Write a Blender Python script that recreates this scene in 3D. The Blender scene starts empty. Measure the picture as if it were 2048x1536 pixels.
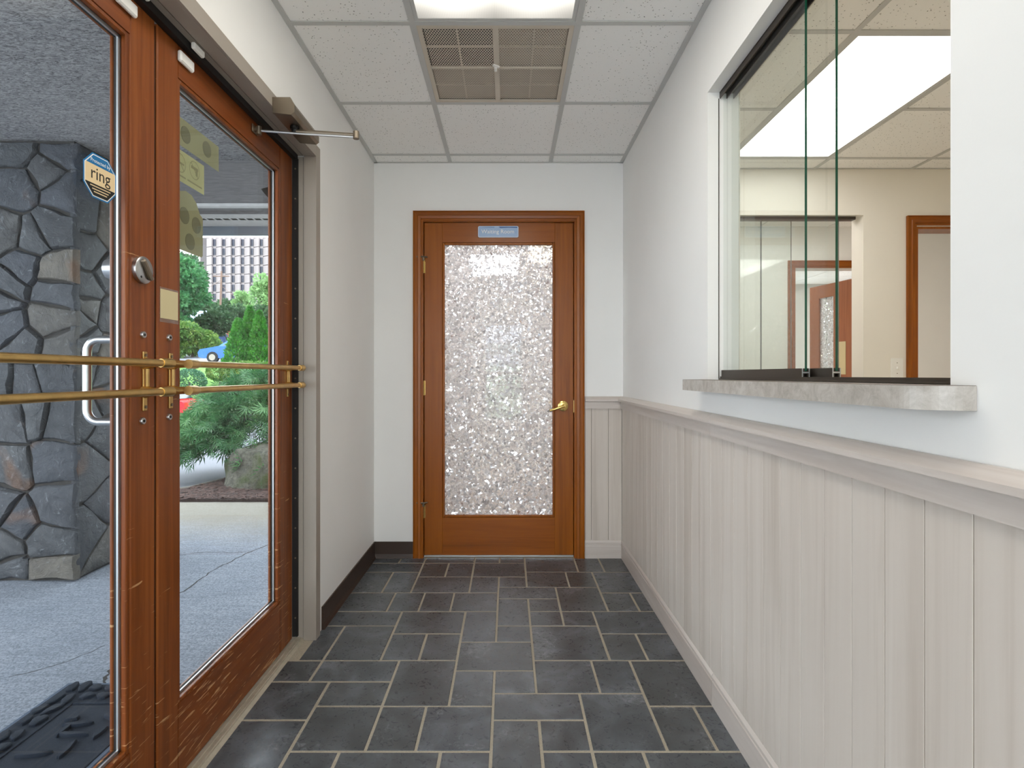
import bpy, math, random
import numpy as np
from mathutils import Vector, Matrix
random.seed(7)
C = bpy.context.scene.collection
scn = bpy.context.scene
PI = math.pi
# ---------------------------------------------------------------- camera, sky, exposure
F = 1110.0; CX, CY, EYE = 1016.0, 750.0, 1.114
cam_d = bpy.data.cameras.new('camera'); cam = bpy.data.objects.new('camera', cam_d); C.objects.link(cam)
cam.location = (0, 0, EYE); cam.rotation_euler = (PI/2, 0, 0)
cam_d.sensor_width = 36; cam_d.lens = 36*F/2048
cam_d.shift_x = (1024-CX)/2048; cam_d.shift_y = -(768-CY)/2048
cam_d.clip_start = 0.02; cam_d.clip_end = 900
scn.camera = cam
scn.cycles.max_bounces = 16; scn.cycles.diffuse_bounces = 8; scn.cycles.glossy_bounces = 6; scn.cycles.transparent_max_bounces = 24; scn.cycles.transmission_bounces = 12
vs = scn.view_settings
vs.view_transform = 'Standard'; vs.look = 'None'; vs.gamma = 1; vs.use_curve_mapping = False; vs.exposure = 1.4
w = bpy.data.worlds.new('sky'); scn.world = w; w.use_nodes = True
SKY_STRENGTH = 2.0
bg = w.node_tree.nodes['Background']; bg.inputs['Strength'].default_value = SKY_STRENGTH
bg.inputs['Color'].default_value = (0.87, 0.93, 1.0, 1)
sun_d = bpy.data.lights.new('sun', 'SUN'); sun_d.energy = 0.6; sun_d.angle = 0.5; sun_d.color = (1, 0.97, 0.92)
sun = bpy.data.objects.new('sun', sun_d); C.objects.link(sun); sun.rotation_euler = (math.radians(38), math.radians(-25), 0)
LAMP = dict(lobby_mid=3.8, lobby_end=0.27, office=3.3, waiting=2.6)

# ---------------------------------------------------------------- node helpers
def new_mat(name):
    m = bpy.data.materials.new(name); m.use_nodes = True
    nt = m.node_tree; nt.nodes.clear()
    return m, nt
class N:
    def __init__(s, nt): s.nt = nt; s.l = nt.links
    def n(s, t, **k):
        nd = s.nt.nodes.new(t)
        for a, b in k.items():
            if a.startswith('i_'):
                nd.inputs[a[2:].replace('_', ' ')].default_value = b
            else: setattr(nd, a, b)
        return nd
    def c(s, a, b): s.l.new(a, b)
    def coords(s, scale=(1, 1, 1), rand=False, kind='Object'):
        tc = s.n('ShaderNodeTexCoord'); mp = s.n('ShaderNodeMapping')
        mp.inputs['Scale'].default_value = scale
        if rand:
            oi = s.n('ShaderNodeObjectInfo'); ml = s.n('ShaderNodeMath', operation='MULTIPLY'); ml.inputs[1].default_value = 37.0
            s.c(oi.outputs['Random'], ml.inputs[0]); s.c(ml.outputs[0], mp.inputs['Location'])
        s.c(tc.outputs[kind], mp.inputs['Vector']); return mp.outputs[0]
    def noise(s, vec, scale, detail=4, rough=.55, dist=0):
        x = s.n('ShaderNodeTexNoise'); x.inputs['Scale'].default_value = scale; x.inputs['Detail'].default_value = detail
        x.inputs['Roughness'].default_value = rough; x.inputs['Distortion'].default_value = dist
        s.c(vec, x.inputs['Vector']); return x.outputs['Fac']
    def ramp(s, fac, stops):
        r = s.n('ShaderNodeValToRGB'); e = r.color_ramp.elements
        while len(e) < len(stops): e.new(.5)
        for q, (p, col) in zip(e, stops):
            q.position = p; q.color = (*col, 1) if len(col) == 3 else col
        s.c(fac, r.inputs[0]); return r.outputs[0]
    def mix(s, fac, a, b, mode='MIX'):
        m = s.n('ShaderNodeMix', data_type='RGBA', blend_type=mode)
        for v, i in ((fac, 0), (a, 6), (b, 7)):
            if isinstance(v, (int, float)): m.inputs[i].default_value = v
            elif isinstance(v, tuple): m.inputs[i].default_value = (*v, 1)
            else: s.c(v, m.inputs[i])
        return m.outputs[2]
    def math(s, op, a, b=0.0):
        m = s.n('ShaderNodeMath', operation=op)
        for v, i in ((a, 0), (b, 1)):
            if isinstance(v, (int, float)): m.inputs[i].default_value = v
            else: s.c(v, m.inputs[i])
        return m.outputs[0]
    def bump(s, h, strength=.3, dist=.002):
        b = s.n('ShaderNodeBump'); b.inputs['Strength'].default_value = strength; b.inputs['Distance'].default_value = dist
        s.c(h, b.inputs['Height']); return b.outputs[0]
    def rand(s):
        return s.n('ShaderNodeObjectInfo').outputs['Random']
    def out(s, sh):
        o = s.n('ShaderNodeOutputMaterial'); s.c(sh, o.inputs['Surface'])
    def pbr(s, col, rough=.5, metal=0, normal=None, spec=.5, coat=0, out=True):
        p = s.n('ShaderNodeBsdfPrincipled')
        for k, v in (('Base Color', col), ('Roughness', rough), ('Metallic', metal), ('Specular IOR Level', spec), ('Coat Weight', coat)):
            if isinstance(v, tuple): p.inputs[k].default_value = (*v, 1)
            elif isinstance(v, (int, float)): p.inputs[k].default_value = v
            else: s.c(v, p.inputs[k])
        if coat: p.inputs['Coat Roughness'].default_value = .12
        if normal is not None: s.c(normal, p.inputs['Normal'])
        if out: s.out(p.outputs[0])
        return p.outputs[0]
def srgb(r, g, b):
    f = lambda v: ((v/255+.055)/1.055)**2.4 if v/255 > .04045 else v/255/12.92
    return (f(r), f(g), f(b))
def plain(name, col, rough=.5, metal=0, spec=.5, bump=0, scale=60, var=.0):
    m, nt = new_mat(name); g = N(nt)
    v = g.coords(); c = col; nrm = None
    nz = g.noise(v, scale, 3)
    if var:
        c = g.ramp(nz, [(.3, tuple(x*(1-var) for x in col)), (.7, tuple(min(1, x*(1+var)) for x in col))])
    if bump: nrm = g.bump(nz, bump, .002)
    g.pbr(c, rough, metal, nrm, spec); return m
def paint(name, col):
    m, nt = new_mat(name); g = N(nt); v = g.coords()
    nz = g.noise(v, 2.0, 3); c = g.ramp(nz, [(.3, tuple(x*.965 for x in col)), (.7, col)])
    g.pbr(c, .55, 0, g.bump(g.noise(v, 260, 3), .08, .001), .3); return m
def wood(name, dark, mid, light, axis='z', scratches=0, rough=.32, coat=.25, scale=1.0):
    m, nt = new_mat(name); g = N(nt)
    st = {'z': (38, 38, 1.6), 'y': (38, 1.6, 38), 'x': (1.6, 38, 38)}[axis]
    v = g.coords(tuple(q*scale for q in st), rand=True)
    a = g.noise(v, 1.0, 5, .6, .6)
    big = g.noise(g.coords(tuple(q*.12 for q in st), rand=True), 1.0, 3, .5, .8)
    c = g.ramp(a, [(.25, dark), (.5, mid), (.78, light)])
    c = g.mix(g.ramp(big, [(.35, (0, 0, 0)), (.65, (.6,)*3)]), c, mid)
    c = g.mix(g.ramp(big, [(.3, (.45,)*3), (.45, (0,)*3)]), c, dark)
    if scratches:
        # worn flecks: long thin streaks of bare wood, denser low on the door
        tc = g.n('ShaderNodeTexCoord'); mp = g.n('ShaderNodeMapping'); mp.inputs['Rotation'].default_value = (math.radians(28), 0, 0)
        mp.inputs['Scale'].default_value = (12, 9, 120); g.c(tc.outputs['Object'], mp.inputs['Vector'])
        sc = g.noise(mp.outputs[0], 1.0, 3, .6, .4)
        sep = g.n('ShaderNodeSeparateXYZ'); g.c(tc.outputs['Object'], sep.inputs[0])
        low = g.n('ShaderNodeMapRange'); low.inputs[1].default_value = 0; low.inputs[2].default_value = 1.3; low.inputs[3].default_value = .075*scratches; low.inputs[4].default_value = -.03
        g.c(sep.outputs[2], low.inputs[0])
        patch = g.noise(g.coords((3, 3, 3)), 1.5, 2)
        sc2 = g.math('ADD', g.math('ADD', sc, low.outputs[0]), g.math('MULTIPLY', patch, .22))
        f = g.ramp(sc2, [(.80, (0, 0, 0)), (.84, (1, 1, 1))])
        c = g.mix(g.math('MULTIPLY', f, .75), c, (.62, .36, .17))
    g.pbr(c, rough, 0, g.bump(a, .12, .001), .3, coat*.3); return m
def emit(name, col, s):
    m, nt = new_mat(name); g = N(nt); e = g.n('ShaderNodeEmission'); e.inputs[0].default_value = (*col, 1); e.inputs[1].default_value = s
    g.out(e.outputs[0]); return m
def glass(name, tint=(.96, .98, .97), refl=1.0, haze=0.0):
    m, nt = new_mat(name); g = N(nt)
    tr = g.n('ShaderNodeBsdfTransparent'); tr.inputs[0].default_value = (*tint, 1)
    gl = g.n('ShaderNodeBsdfGlossy'); gl.inputs['Roughness'].default_value = 0.0
    fr = g.n('ShaderNodeFresnel'); fr.inputs[0].default_value = 1.5
    mx = g.n('ShaderNodeMixShader'); bf = g.n('ShaderNodeNewGeometry').outputs['Backfacing']; g.c(g.math('MULTIPLY', g.math('MULTIPLY', fr.outputs[0], refl), g.math('SUBTRACT', 1.0, bf)), mx.inputs[0]); g.c(tr.outputs[0], mx.inputs[1]); g.c(gl.outputs[0], mx.inputs[2])
    s = mx.outputs[0]
    if haze:
        d = g.n('ShaderNodeBsdfDiffuse'); d.inputs[0].default_value = (.8, .82, .84, 1)
        m2 = g.n('ShaderNodeMixShader'); m2.inputs[0].default_value = haze; g.c(s, m2.inputs[1]); g.c(d.outputs[0], m2.inputs[2]); s = m2.outputs[0]
    g.out(s); return m

# ---------------------------------------------------------------- mesh helpers
class MB:
    def __init__(s): s.v = []; s.f = []
    def add(s, vs, fs):
        o = len(s.v); s.v += [tuple(p) for p in vs]; s.f += [tuple(i+o for i in q) for q in fs]; return s
    def box(s, x0, y0, z0, x1, y1, z1, b=0):
        if x0 > x1: x0, x1 = x1, x0
        if y0 > y1: y0, y1 = y1, y0
        if z0 > z1: z0, z1 = z1, z0
        if b:   # chamfered box: 24 verts
            b = min(b, (x1-x0)/2.01, (y1-y0)/2.01, (z1-z0)/2.01)
            import itertools
            vs = []; idx = {}
            for sx, sy, sz in itertools.product((0, 1), repeat=3):
                p = [x1 if sx else x0, y1 if sy else y0, z1 if sz else z0]
                d = [(-b if q else b) for q in (sx, sy, sz)]
                for a in range(3):
                    q = [p[k]+(0 if k == a else d[k]) for k in range(3)]
                    idx[(sx, sy, sz, a)] = len(vs); vs.append(q)
            fs = []
            for a in range(3):
                o = [k for k in range(3) if k != a]
                for sgn in (0, 1):
                    loop = []
                    for u, w_ in ((0, 0), (1, 0), (1, 1), (0, 1)):
                        k = [0, 0, 0]; k[a] = sgn; k[o[0]] = u; k[o[1]] = w_; loop.append(idx[(*k, a)])
                    fs.append(loop)
            for a in range(3):      # edges parallel to axis a
                o = [k for k in range(3) if k != a]
                for u in (0, 1):
                    for w_ in (0, 1):
                        k0 = [0, 0, 0]; k0[o[0]] = u; k0[o[1]] = w_; k1 = list(k0); k1[a] = 1
                        fs.append([idx[(*k0, o[0])], idx[(*k1, o[0])], idx[(*k1, o[1])], idx[(*k0, o[1])]])
            for k in itertools.product((0, 1), repeat=3): fs.append([idx[(*k, 0)], idx[(*k, 1)], idx[(*k, 2)]])
            return s.add(vs, fs)
        return s.add([(x0, y0, z0), (x1, y0, z0), (x1, y1, z0), (x0, y1, z0), (x0, y0, z1), (x1, y0, z1), (x1, y1, z1), (x0, y1, z1)],
                     [(0, 3, 2, 1), (4, 5, 6, 7), (0, 1, 5, 4), (1, 2, 6, 5), (2, 3, 7, 6), (3, 0, 4, 7)])
    def tube(s, pts, r, n=10, cap=True):
        pts = [Vector(p) for p in pts]
        if not isinstance(r, (list, tuple)): r = [r]*len(pts)
        rings = []; vs = []; up = None
        for i, p in enumerate(pts):
            d = (pts[min(i+1, len(pts)-1)]-pts[max(i-1, 0)]).normalized()
            if up is None:
                up = Vector((0, 0, 1)) if abs(d.z) < .9 else Vector((1, 0, 0))
            a = d.cross(up).normalized(); b = a.cross(d).normalized(); up = b
            rings.append(len(vs))
            for k in range(n):
                t = 2*PI*k/n; vs.append(p+a*(r[i]*math.cos(t))+b*(r[i]*math.sin(t)))
        fs = []
        for i in range(len(pts)-1):
            for k in range(n):
                k2 = (k+1) % n; fs.append((rings[i]+k, rings[i]+k2, rings[i+1]+k2, rings[i+1]+k))
        if cap: fs.append(tuple(range(n))[::-1]); fs.append(tuple(rings[-1]+k for k in range(n)))
        return s.add(vs, fs)
    def prism(s, poly, axis, a, b):   # polygon in the other two axes, extruded along axis from a to b
        n = len(poly); vs = []
        for t in (a, b):
            for p in poly:
                vs.append({'x': (t, p[0], p[1]), 'y': (p[0], t, p[1]), 'z': (p[0], p[1], t)}[axis])
        fs = [tuple(range(n))[::-1], tuple(range(n, 2*n))]+[(k, (k+1) % n, n+(k+1) % n, n+k) for k in range(n)]
        return s.add(vs, fs)
    def xform(s, M):
        s.v = [tuple(M @ Vector(p)) for p in s.v]; return s
def wloc(o):
    l = Vector((0, 0, 0))
    while o: l += o.location; o = o.parent
    return l
MESH_FIX = True
def build(name, mb, mat, parent=None, smooth=False, label=None, origin=None):
    me = bpy.data.meshes.new(name)
    off = wloc(parent) if parent else Vector(origin or (0, 0, 0))
    me.from_pydata([(p[0]-off.x, p[1]-off.y, p[2]-off.z) for p in mb.v], [], mb.f)
    if MESH_FIX and len(mb.f) < 60000:
        import bmesh
        bm = bmesh.new(); bm.from_mesh(me); bmesh.ops.recalc_face_normals(bm, faces=bm.faces); bm.to_mesh(me); bm.free()
    if smooth:
        me.polygons.foreach_set('use_smooth', [True]*len(me.polygons))
        try: me.set_sharp_from_angle(angle=math.radians(40))
        except Exception: pass
    me.materials.append(mat)
    o = bpy.data.objects.new(name, me); C.objects.link(o)
    if parent: o.parent = parent
    else: o.location = off
    if label: o['label'] = label
    return o
def tag(o, label=None, cat=None, group=None, kind=None):
    if label: o['label'] = label
    if cat: o['category'] = cat
    if group: o['group'] = group
    if kind: o['kind'] = kind
    return o
def thing(name, loc, label, cat, group=None):
    o = bpy.data.objects.new(name, None); C.objects.link(o); o.location = loc; o.empty_display_size = .05
    return tag(o, label, cat, group)
def struct(name, mb, mat, label=None, parent=None, **k):
    o = build(name, mb, mat, parent, **k); o['kind'] = 'structure'
    if label: o['label'] = label
    return o
def dup(root, off, label=None):
    r = root.copy(); C.objects.link(r); r.location = root.location+Vector(off)
    if label: r['label'] = label
    for ch in root.children:
        c = ch.copy(); C.objects.link(c); c.parent = r
        for g in ch.children: d = g.copy(); C.objects.link(d); d.parent = c
    return r
def text_mb(txt, size, extrude=.0004, align='CENTER'):
    cu = bpy.data.curves.new('t', 'FONT'); cu.body = txt; cu.size = size; cu.extrude = extrude; cu.align_x = align; cu.align_y = 'CENTER'; cu.resolution_u = 3
    ob = bpy.data.objects.new('t', cu); C.objects.link(ob)
    dg = bpy.context.evaluated_depsgraph_get(); me = bpy.data.meshes.new_from_object(ob.evaluated_get(dg))
    m = MB(); m.add([v.co[:] for v in me.vertices], [tuple(p.vertices) for p in me.polygons])
    bpy.data.objects.remove(ob); bpy.data.meshes.remove(me); bpy.data.curves.remove(cu); return m
def wall_mb(axis, a, b, u0, u1, z0, z1, holes):   # wall normal to axis between a..b, running u0..u1, rectangular holes (u0,u1,z0,z1)
    m = MB(); us = sorted({u0, u1, *[h[0] for h in holes], *[h[1] for h in holes]}); zs = sorted({z0, z1, *[h[2] for h in holes], *[h[3] for h in holes]})
    us = [u for u in us if u0 <= u <= u1]; zs = [z for z in zs if z0 <= z <= z1]
    vid = {}; 
    def V(t, u, z):
        k = (t, u, z)
        if k not in vid: vid[k] = len(m.v); m.v.append((t, u, z) if axis == 'x' else (u, t, z))
        return vid[k]
    solid = lambda i, j: 0 <= i < len(us)-1 and 0 <= j < len(zs)-1 and not any(h[0] <= (us[i]+us[i+1])/2 <= h[1] and h[2] <= (zs[j]+zs[j+1])/2 <= h[3] for h in holes)
    for i in range(len(us)-1):
        for j in range(len(zs)-1):
            if not solid(i, j): continue
            for t in (a, b): m.f.append((V(t, us[i], zs[j]), V(t, us[i+1], zs[j]), V(t, us[i+1], zs[j+1]), V(t, us[i], zs[j+1])))
            for di, dj, p, q in ((-1, 0, (us[i], zs[j]), (us[i], zs[j+1])), (1, 0, (us[i+1], zs[j]), (us[i+1], zs[j+1])), (0, -1, (us[i], zs[j]), (us[i+1], zs[j])), (0, 1, (us[i], zs[j+1]), (us[i+1], zs[j+1]))):
                if not solid(i+di, j+dj): m.f.append((V(a, *p), V(a, *q), V(b, *q), V(b, *p)))
    return m

# ---------------------------------------------------------------- materials
M = {}
M['wall'] = paint('wall_paint', srgb(240, 239, 236))
M['wall_warm'] = paint('office_paint', srgb(234, 229, 218))
M['gridbar'] = plain('ceiling_grid', srgb(196, 196, 193), .45, 0)
M['baseboard'] = plain('brown_vinyl', srgb(62, 47, 38), .4)
M['frame'] = plain('bronze_grey_metal', srgb(156, 147, 136), .4, 0)
M['black'] = plain('black_rubber', srgb(20, 17, 15), .6)
M['chrome'] = plain('brushed_chrome', srgb(190, 190, 190), .28, 1)
M['nickel'] = plain('tarnished_metal', srgb(140, 128, 112), .35, .9)
M['brass'] = plain('worn_brass', srgb(214, 180, 116), .3, 1, var=.12, scale=30)
M['brass2'] = plain('polished_brass', srgb(226, 196, 120), .18, 1)
M['white'] = plain('white_plastic', srgb(238, 236, 230), .4)
M['entry_v'] = wood('entry_wood_v', srgb(80, 36, 12), srgb(126, 66, 26), srgb(164, 96, 44), 'z', 1.2)
M['entry_h'] = wood('entry_wood_h', srgb(80, 36, 12), srgb(122, 62, 24), srgb(158, 92, 42), 'y', 1.35)
M['oak_v'] = wood('door_wood_v', srgb(118, 60, 4), srgb(148, 80, 8), srgb(168, 98, 18), 'z', 0)
M['oak_h'] = wood('door_wood_h', srgb(116, 58, 4), srgb(144, 76, 8), srgb(164, 94, 18), 'x', 0)
M['pale_v'] = wood('pale_wood_v', srgb(188, 176, 164), srgb(208, 198, 188), srgb(216, 208, 199), 'z', 0, .45, 0, .55)
M['pale_y'] = wood('pale_wood_y', srgb(184, 170, 160), srgb(204, 194, 186), srgb(220, 212, 204), 'y', 0, .4, .1, .7)
M['pale_x'] = wood('pale_wood_x', srgb(184, 170, 160), srgb(204, 194, 186), srgb(220, 212, 204), 'x', 0, .4, .1, .7)
M['groove'] = plain('groove_backing', srgb(150, 138, 126), .7)
M['glass'] = glass('clear_glass', (.97, .98, .98), .4)
M['glass2'] = glass('sliding_glass', (.97, .985, .978), .8, .01)
M['glass_edge'] = plain('green_glass_edge', srgb(26, 78, 58), .15)
M['bronze'] = plain('dark_bronze', srgb(72, 64, 56), .4, .5)
M['alum'] = plain('aluminium', srgb(200, 202, 202), .35, .8)
M['grout'] = plain('grout', srgb(168, 158, 140), .85, 0, bump=.4, scale=200, var=.15)
M['paper'] = plain('aged_paper', srgb(206, 192, 150), .8)
M['duct'] = plain('duct_dark', srgb(38, 36, 34), .8)
M['filter'] = plain('filter_media', srgb(168, 158, 144), .9, var=.1, scale=20)
M['grille'] = plain('beige_grille', srgb(206, 196, 180), .5)
# slate
m, nt = new_mat('slate'); g = N(nt); v = g.coords(rand=True)
n1 = g.noise(v, 7, 6, .62, .8); n2 = g.noise(v, 45, 5, .7, 1.2)
c = g.ramp(n1, [(.3, srgb(58, 61, 65)), (.52, srgb(80, 84, 89)), (.72, srgb(112, 117, 124))])
rv = g.rand(); c = g.mix(g.ramp(rv, [(0, (0, 0, 0)), (1, (.45, .45, .45))]), c, srgb(68, 68, 66))
dust = g.ramp(g.math('MULTIPLY', n2, g.ramp(g.noise(v, 5, 2), [(.4, (.6,)*3), (.7, (1,)*3)])), [(.50, (0, 0, 0)), (.66, (.6, .6, .6))])
c = g.mix(dust, c, srgb(160, 162, 166))
hb = g.math('ADD', g.math('MULTIPLY', n1, 1.5), g.math('MULTIPLY', n2, .35))
rr = g.ramp(n2, [(.3, (.22,)*3), (.7, (.42,)*3)])
g.pbr(c, rr, 0, g.bump(hb, .22, .0025), .5); M['slate'] = m
# fissured ceiling tile
m, nt = new_mat('ceiling_tile'); g = N(nt); v = g.coords(rand=True)
vo = g.n('ShaderNodeTexVoronoi'); vo.inputs['Scale'].default_value = 85; 
vv = g.n('ShaderNodeVectorMath', operation='ADD'); g.c(v, vv.inputs[0])
nn = g.n('ShaderNodeTexNoise'); nn.inputs['Scale'].default_value = 60; g.c(v, nn.inputs['Vector']); vm = g.n('ShaderNodeVectorMath', operation='SCALE'); vm.inputs['Scale'].default_value = .012; g.c(nn.outputs['Color'], vm.inputs[0]); g.c(vm.outputs[0], vv.inputs[1]); g.c(vv.outputs[0], vo.inputs['Vector'])
pit = g.ramp(vo.outputs['Distance'], [(.11, (0, 0, 0)), (.2, (1, 1, 1))])
wn = g.n('ShaderNodeTexWhiteNoise'); g.c(vo.outputs['Position'], wn.inputs['Vector'])
keep = g.math('GREATER_THAN', wn.outputs['Value'], .62)
pit = g.math('MAXIMUM', pit, keep)
c = g.mix(pit, srgb(120, 116, 110), srgb(248, 247, 244))
g.pbr(c, .85, 0, g.bump(pit, .5, .003), .2); M['ctile'] = m
# stone of the pillar
m, nt = new_mat('field_stone'); g = N(nt); v = g.coords(rand=True)
n1 = g.noise(v, 5, 7, .68, 1.8); n2 = g.noise(v, 26, 6, .7, 1.0)
rv = g.rand()
base = g.ramp(rv, [(0, srgb(72, 75, 80)), (.3, srgb(90, 92, 94)), (.55, srgb(78, 82, 90)), (.8, srgb(92, 92, 92)), (.97, srgb(118, 112, 102))])
c = g.mix(g.ramp(n1, [(.35, (0, 0, 0)), (.65, (1, 1, 1))]), base, g.mix(.5, base, srgb(42, 44, 48)))
c = g.mix(g.ramp(n2, [(.58, (0, 0, 0)), (.75, (.7,)*3)]), c, srgb(158, 162, 168))
rust = g.ramp(g.noise(v, 2.2, 3, .5, .5), [(.62, (0, 0, 0)), (.7, (.6,)*3)])
c = g.mix(rust, c, srgb(120, 84, 56))
g.pbr(c, .6, 0, g.bump(g.math('ADD', n1, g.math('MULTIPLY', n2, .5)), 1.0, .02), .4); M['stone'] = m
M['mortar'] = plain('mortar', srgb(62, 60, 58), .9, bump=.6, scale=70, var=.2)
# concrete
m, nt = new_mat('broom_concrete'); g = N(nt)
a = g.noise(g.coords((3, 60, 3)), 1.5, 5, .7, 1.0); b = g.noise(g.coords(), 1.3, 4, .6); f = g.noise(g.coords(), 120, 4, .7)
c = g.ramp(b, [(.3, srgb(134, 142, 154)), (.7, srgb(164, 170, 180))])
c = g.mix(g.ramp(f, [(.38, (.7,)*3), (.58, (0,)*3)]), c, srgb(84, 90, 100))
c = g.mix(g.ramp(a, [(.35, (.5,)*3), (.55, (0,)*3)]), c, srgb(100, 106, 116))
tc = g.n('ShaderNodeTexCoord'); sp = g.n('ShaderNodeSeparateXYZ'); g.c(tc.outputs['Object'], sp.inputs[0])
st = g.n('ShaderNodeMapRange'); st.inputs[1].default_value = 3.9; st.inputs[2].default_value = 4.7; g.c(g.math('ADD', sp.outputs[1], g.math('MULTIPLY', g.noise(g.coords((1, 6, 1)), 3, 4), .5)), st.inputs[0])
c = g.mix(g.math('MULTIPLY', st.outputs[0], .65), c, srgb(138, 128, 104))
g.pbr(c, .85, 0, g.bump(g.math('ADD', a, f), .6, .006), .25); M['concrete'] = m
M['crack'] = plain('crack_dirt', srgb(50, 48, 46), .95)
# rough canopy soffit
m, nt = new_mat('rough_soffit'); g = N(nt)
a = g.noise(g.coords((9, 26, 9)), 2.4, 6, .75, 2.5)
c = g.ramp(a, [(.36, srgb(88, 86, 88)), (.58, srgb(196, 194, 194))])
g.pbr(c, .9, 0, g.bump(a, .8, .02), .2); M['soffit'] = m
m, nt = new_mat('beam_stucco'); g = N(nt)
a = g.noise(g.coords((6, 6, 40)), 2.0, 5, .7, 1.0)
g.pbr(g.ramp(a, [(.3, srgb(100, 98, 98)), (.7, srgb(128, 126, 126))]), .9, 0, g.bump(a, .4, .01), .2); M['beam'] = m
M['soffit_white'] = plain('soffit_board', srgb(196, 194, 192), .6, bump=.2, scale=30, var=.08)
M['fascia'] = plain('fascia', srgb(120, 124, 130), .6)
M['stucco'] = plain('outside_wall', srgb(150, 146, 140), .8, bump=.4, scale=80)
M['asphalt'] = plain('asphalt', srgb(102, 105, 112), .85, bump=.5, scale=140, var=.18)
M['road'] = plain('road', srgb(140, 142, 148), .85, var=.06, scale=5)
M['curb'] = plain('curb_edge', srgb(120, 116, 110), .9, bump=.4)
M['mulch'] = plain('mulch', srgb(58, 44, 40), .95, bump=1, scale=70, var=.5)
M['chips'] = None
def leafmat(name, cols, trans=.35, spec=.35):
    m, nt = new_mat(name); g = N(nt)
    v = g.coords(); a = g.noise(v, 2.2, 3, .6); b = g.noise(v, 40, 2, .5)
    f = g.math('ADD', g.math('MULTIPLY', a, .6), g.math('MULTIPLY', b, .4))
    c = g.ramp(f, [(.32, cols[0]), (.5, cols[1]), (.68, cols[2])])
    p = g.pbr(c, .5, 0, None, spec, out=False)
    t = g.n('ShaderNodeBsdfTranslucent'); g.c(c, t.inputs[0])
    mx = g.n('ShaderNodeMixShader'); mx.inputs[0].default_value = trans; g.c(p, mx.inputs[1]); g.c(t.outputs[0], mx.inputs[2]); g.out(mx.outputs[0]); return m
M['maple'] = leafmat('laceleaf', (srgb(22, 58, 34), srgb(52, 102, 58), srgb(122, 166, 108)), .35)
M['arb'] = leafmat('arborvitae_green', (srgb(22, 74, 20), srgb(54, 122, 38), srgb(96, 164, 66)), .3)
M['box'] = leafmat('boxwood_green', (srgb(38, 78, 56), srgb(70, 118, 88), srgb(110, 150, 116)), .2)
M['tree_blue'] = leafmat('feathery_green', (srgb(34, 84, 52), srgb(66, 124, 76), srgb(108, 164, 100)), .35)
M['tree_dark'] = leafmat('dark_tree', (srgb(36, 66, 46), srgb(66, 98, 66), srgb(100, 132, 88)), .3)
M['tree_lime'] = leafmat('pale_tree', (srgb(96, 138, 84), srgb(136, 174, 112), srgb(176, 204, 146)), .35)
M['shrub'] = leafmat('shrub_green', (srgb(44, 92, 40), srgb(88, 130, 58), srgb(156, 166, 84)), .35)
M['grass'] = leafmat('grass_green', (srgb(70, 116, 40), srgb(100, 146, 58), srgb(126, 168, 76)), .1)
M['bark'] = plain('bark', srgb(84, 72, 62), .9, bump=.6, scale=40, var=.3)
M['chips'] = plain('bark_chips', srgb(82, 62, 56), .9, var=.4, scale=30)
m, nt = new_mat('mossy_rock'); g = N(nt); v = g.coords()
n1 = g.noise(v, 3, 7, .65, 1.0); n2 = g.noise(v, 24, 6, .7)
c = g.ramp(n2, [(.3, srgb(60, 60, 54)), (.7, srgb(116, 114, 102))])
c = g.mix(g.ramp(n1, [(.45, (0, 0, 0)), (.62, (.8,)*3)]), c, srgb(72, 84, 44))
g.pbr(c, .85, 0, g.bump(g.math('ADD', n1, n2), 1, .03), .25); M['rock'] = m
M['carblue'] = plain('blue_car_paint', srgb(40, 96, 170), .25, .3)
M['carred'] = plain('red_car_paint', srgb(196, 24, 36), .25, .1)
M['carglass'] = plain('car_glass', srgb(40, 48, 56), .08)
M['tyre'] = plain('tyre', srgb(28, 28, 30), .8)
M['redlamp'] = plain('red_lens', srgb(200, 30, 40), .2)
M['bpanel'] = plain('precast_panel', srgb(158, 148, 149), .8, var=.03, scale=.2)
M['bwin'] = plain('tower_window', srgb(52, 56, 70), .15)
M['brick'] = plain('house_brick', srgb(168, 96, 82), .85, var=.2, scale=10)
M['shingle'] = plain('blue_grey_shingles', srgb(140, 152, 172), .85, var=.1, scale=6)
M['pole'] = plain('pole_wood', srgb(124, 100, 88), .9)
M['mat'] = plain('mat_carpet', srgb(20, 30, 44), .95, bump=1, scale=400, var=.35)
M['matrub'] = plain('mat_rubber', srgb(64, 78, 98), .6)
M['olive'] = plain('sign_back', srgb(150, 146, 112), .7)
M['olive2'] = plain('sticker_back', srgb(178, 174, 128), .7)
M['olived'] = plain('adhesive_spot', srgb(116, 112, 86), .7)
M['olivem'] = plain('faint_print', srgb(140, 136, 98), .7)
M['blue'] = plain('sign_blue', srgb(10, 112, 168), .4)
M['cream'] = plain('sign_cream', srgb(232, 206, 160), .5)
M['ink'] = plain('black_ink', srgb(22, 22, 20), .5)
M['signblue'] = plain('sign_pale_blue', srgb(150, 176, 210), .3)
M['signrim'] = plain('sign_rim', srgb(196, 206, 220), .4)
M['signdark'] = plain('sign_dark_blue', srgb(30, 82, 142), .3)
M['thresh'] = plain('threshold_metal', srgb(176, 168, 150), .4, .3, var=.1, scale=40)
# counter laminate
m, nt = new_mat('mottled_laminate'); g = N(nt); a = g.noise(g.coords(), 22, 6, .75, .6)
g.pbr(g.ramp(a, [(.35, srgb(160, 152, 142)), (.65, srgb(196, 190, 182))]), .35, 0, None, .5); M['laminate'] = m
M['carpet'] = plain('office_carpet', srgb(196, 190, 180), .95, bump=.6, scale=300, var=.2)
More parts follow.
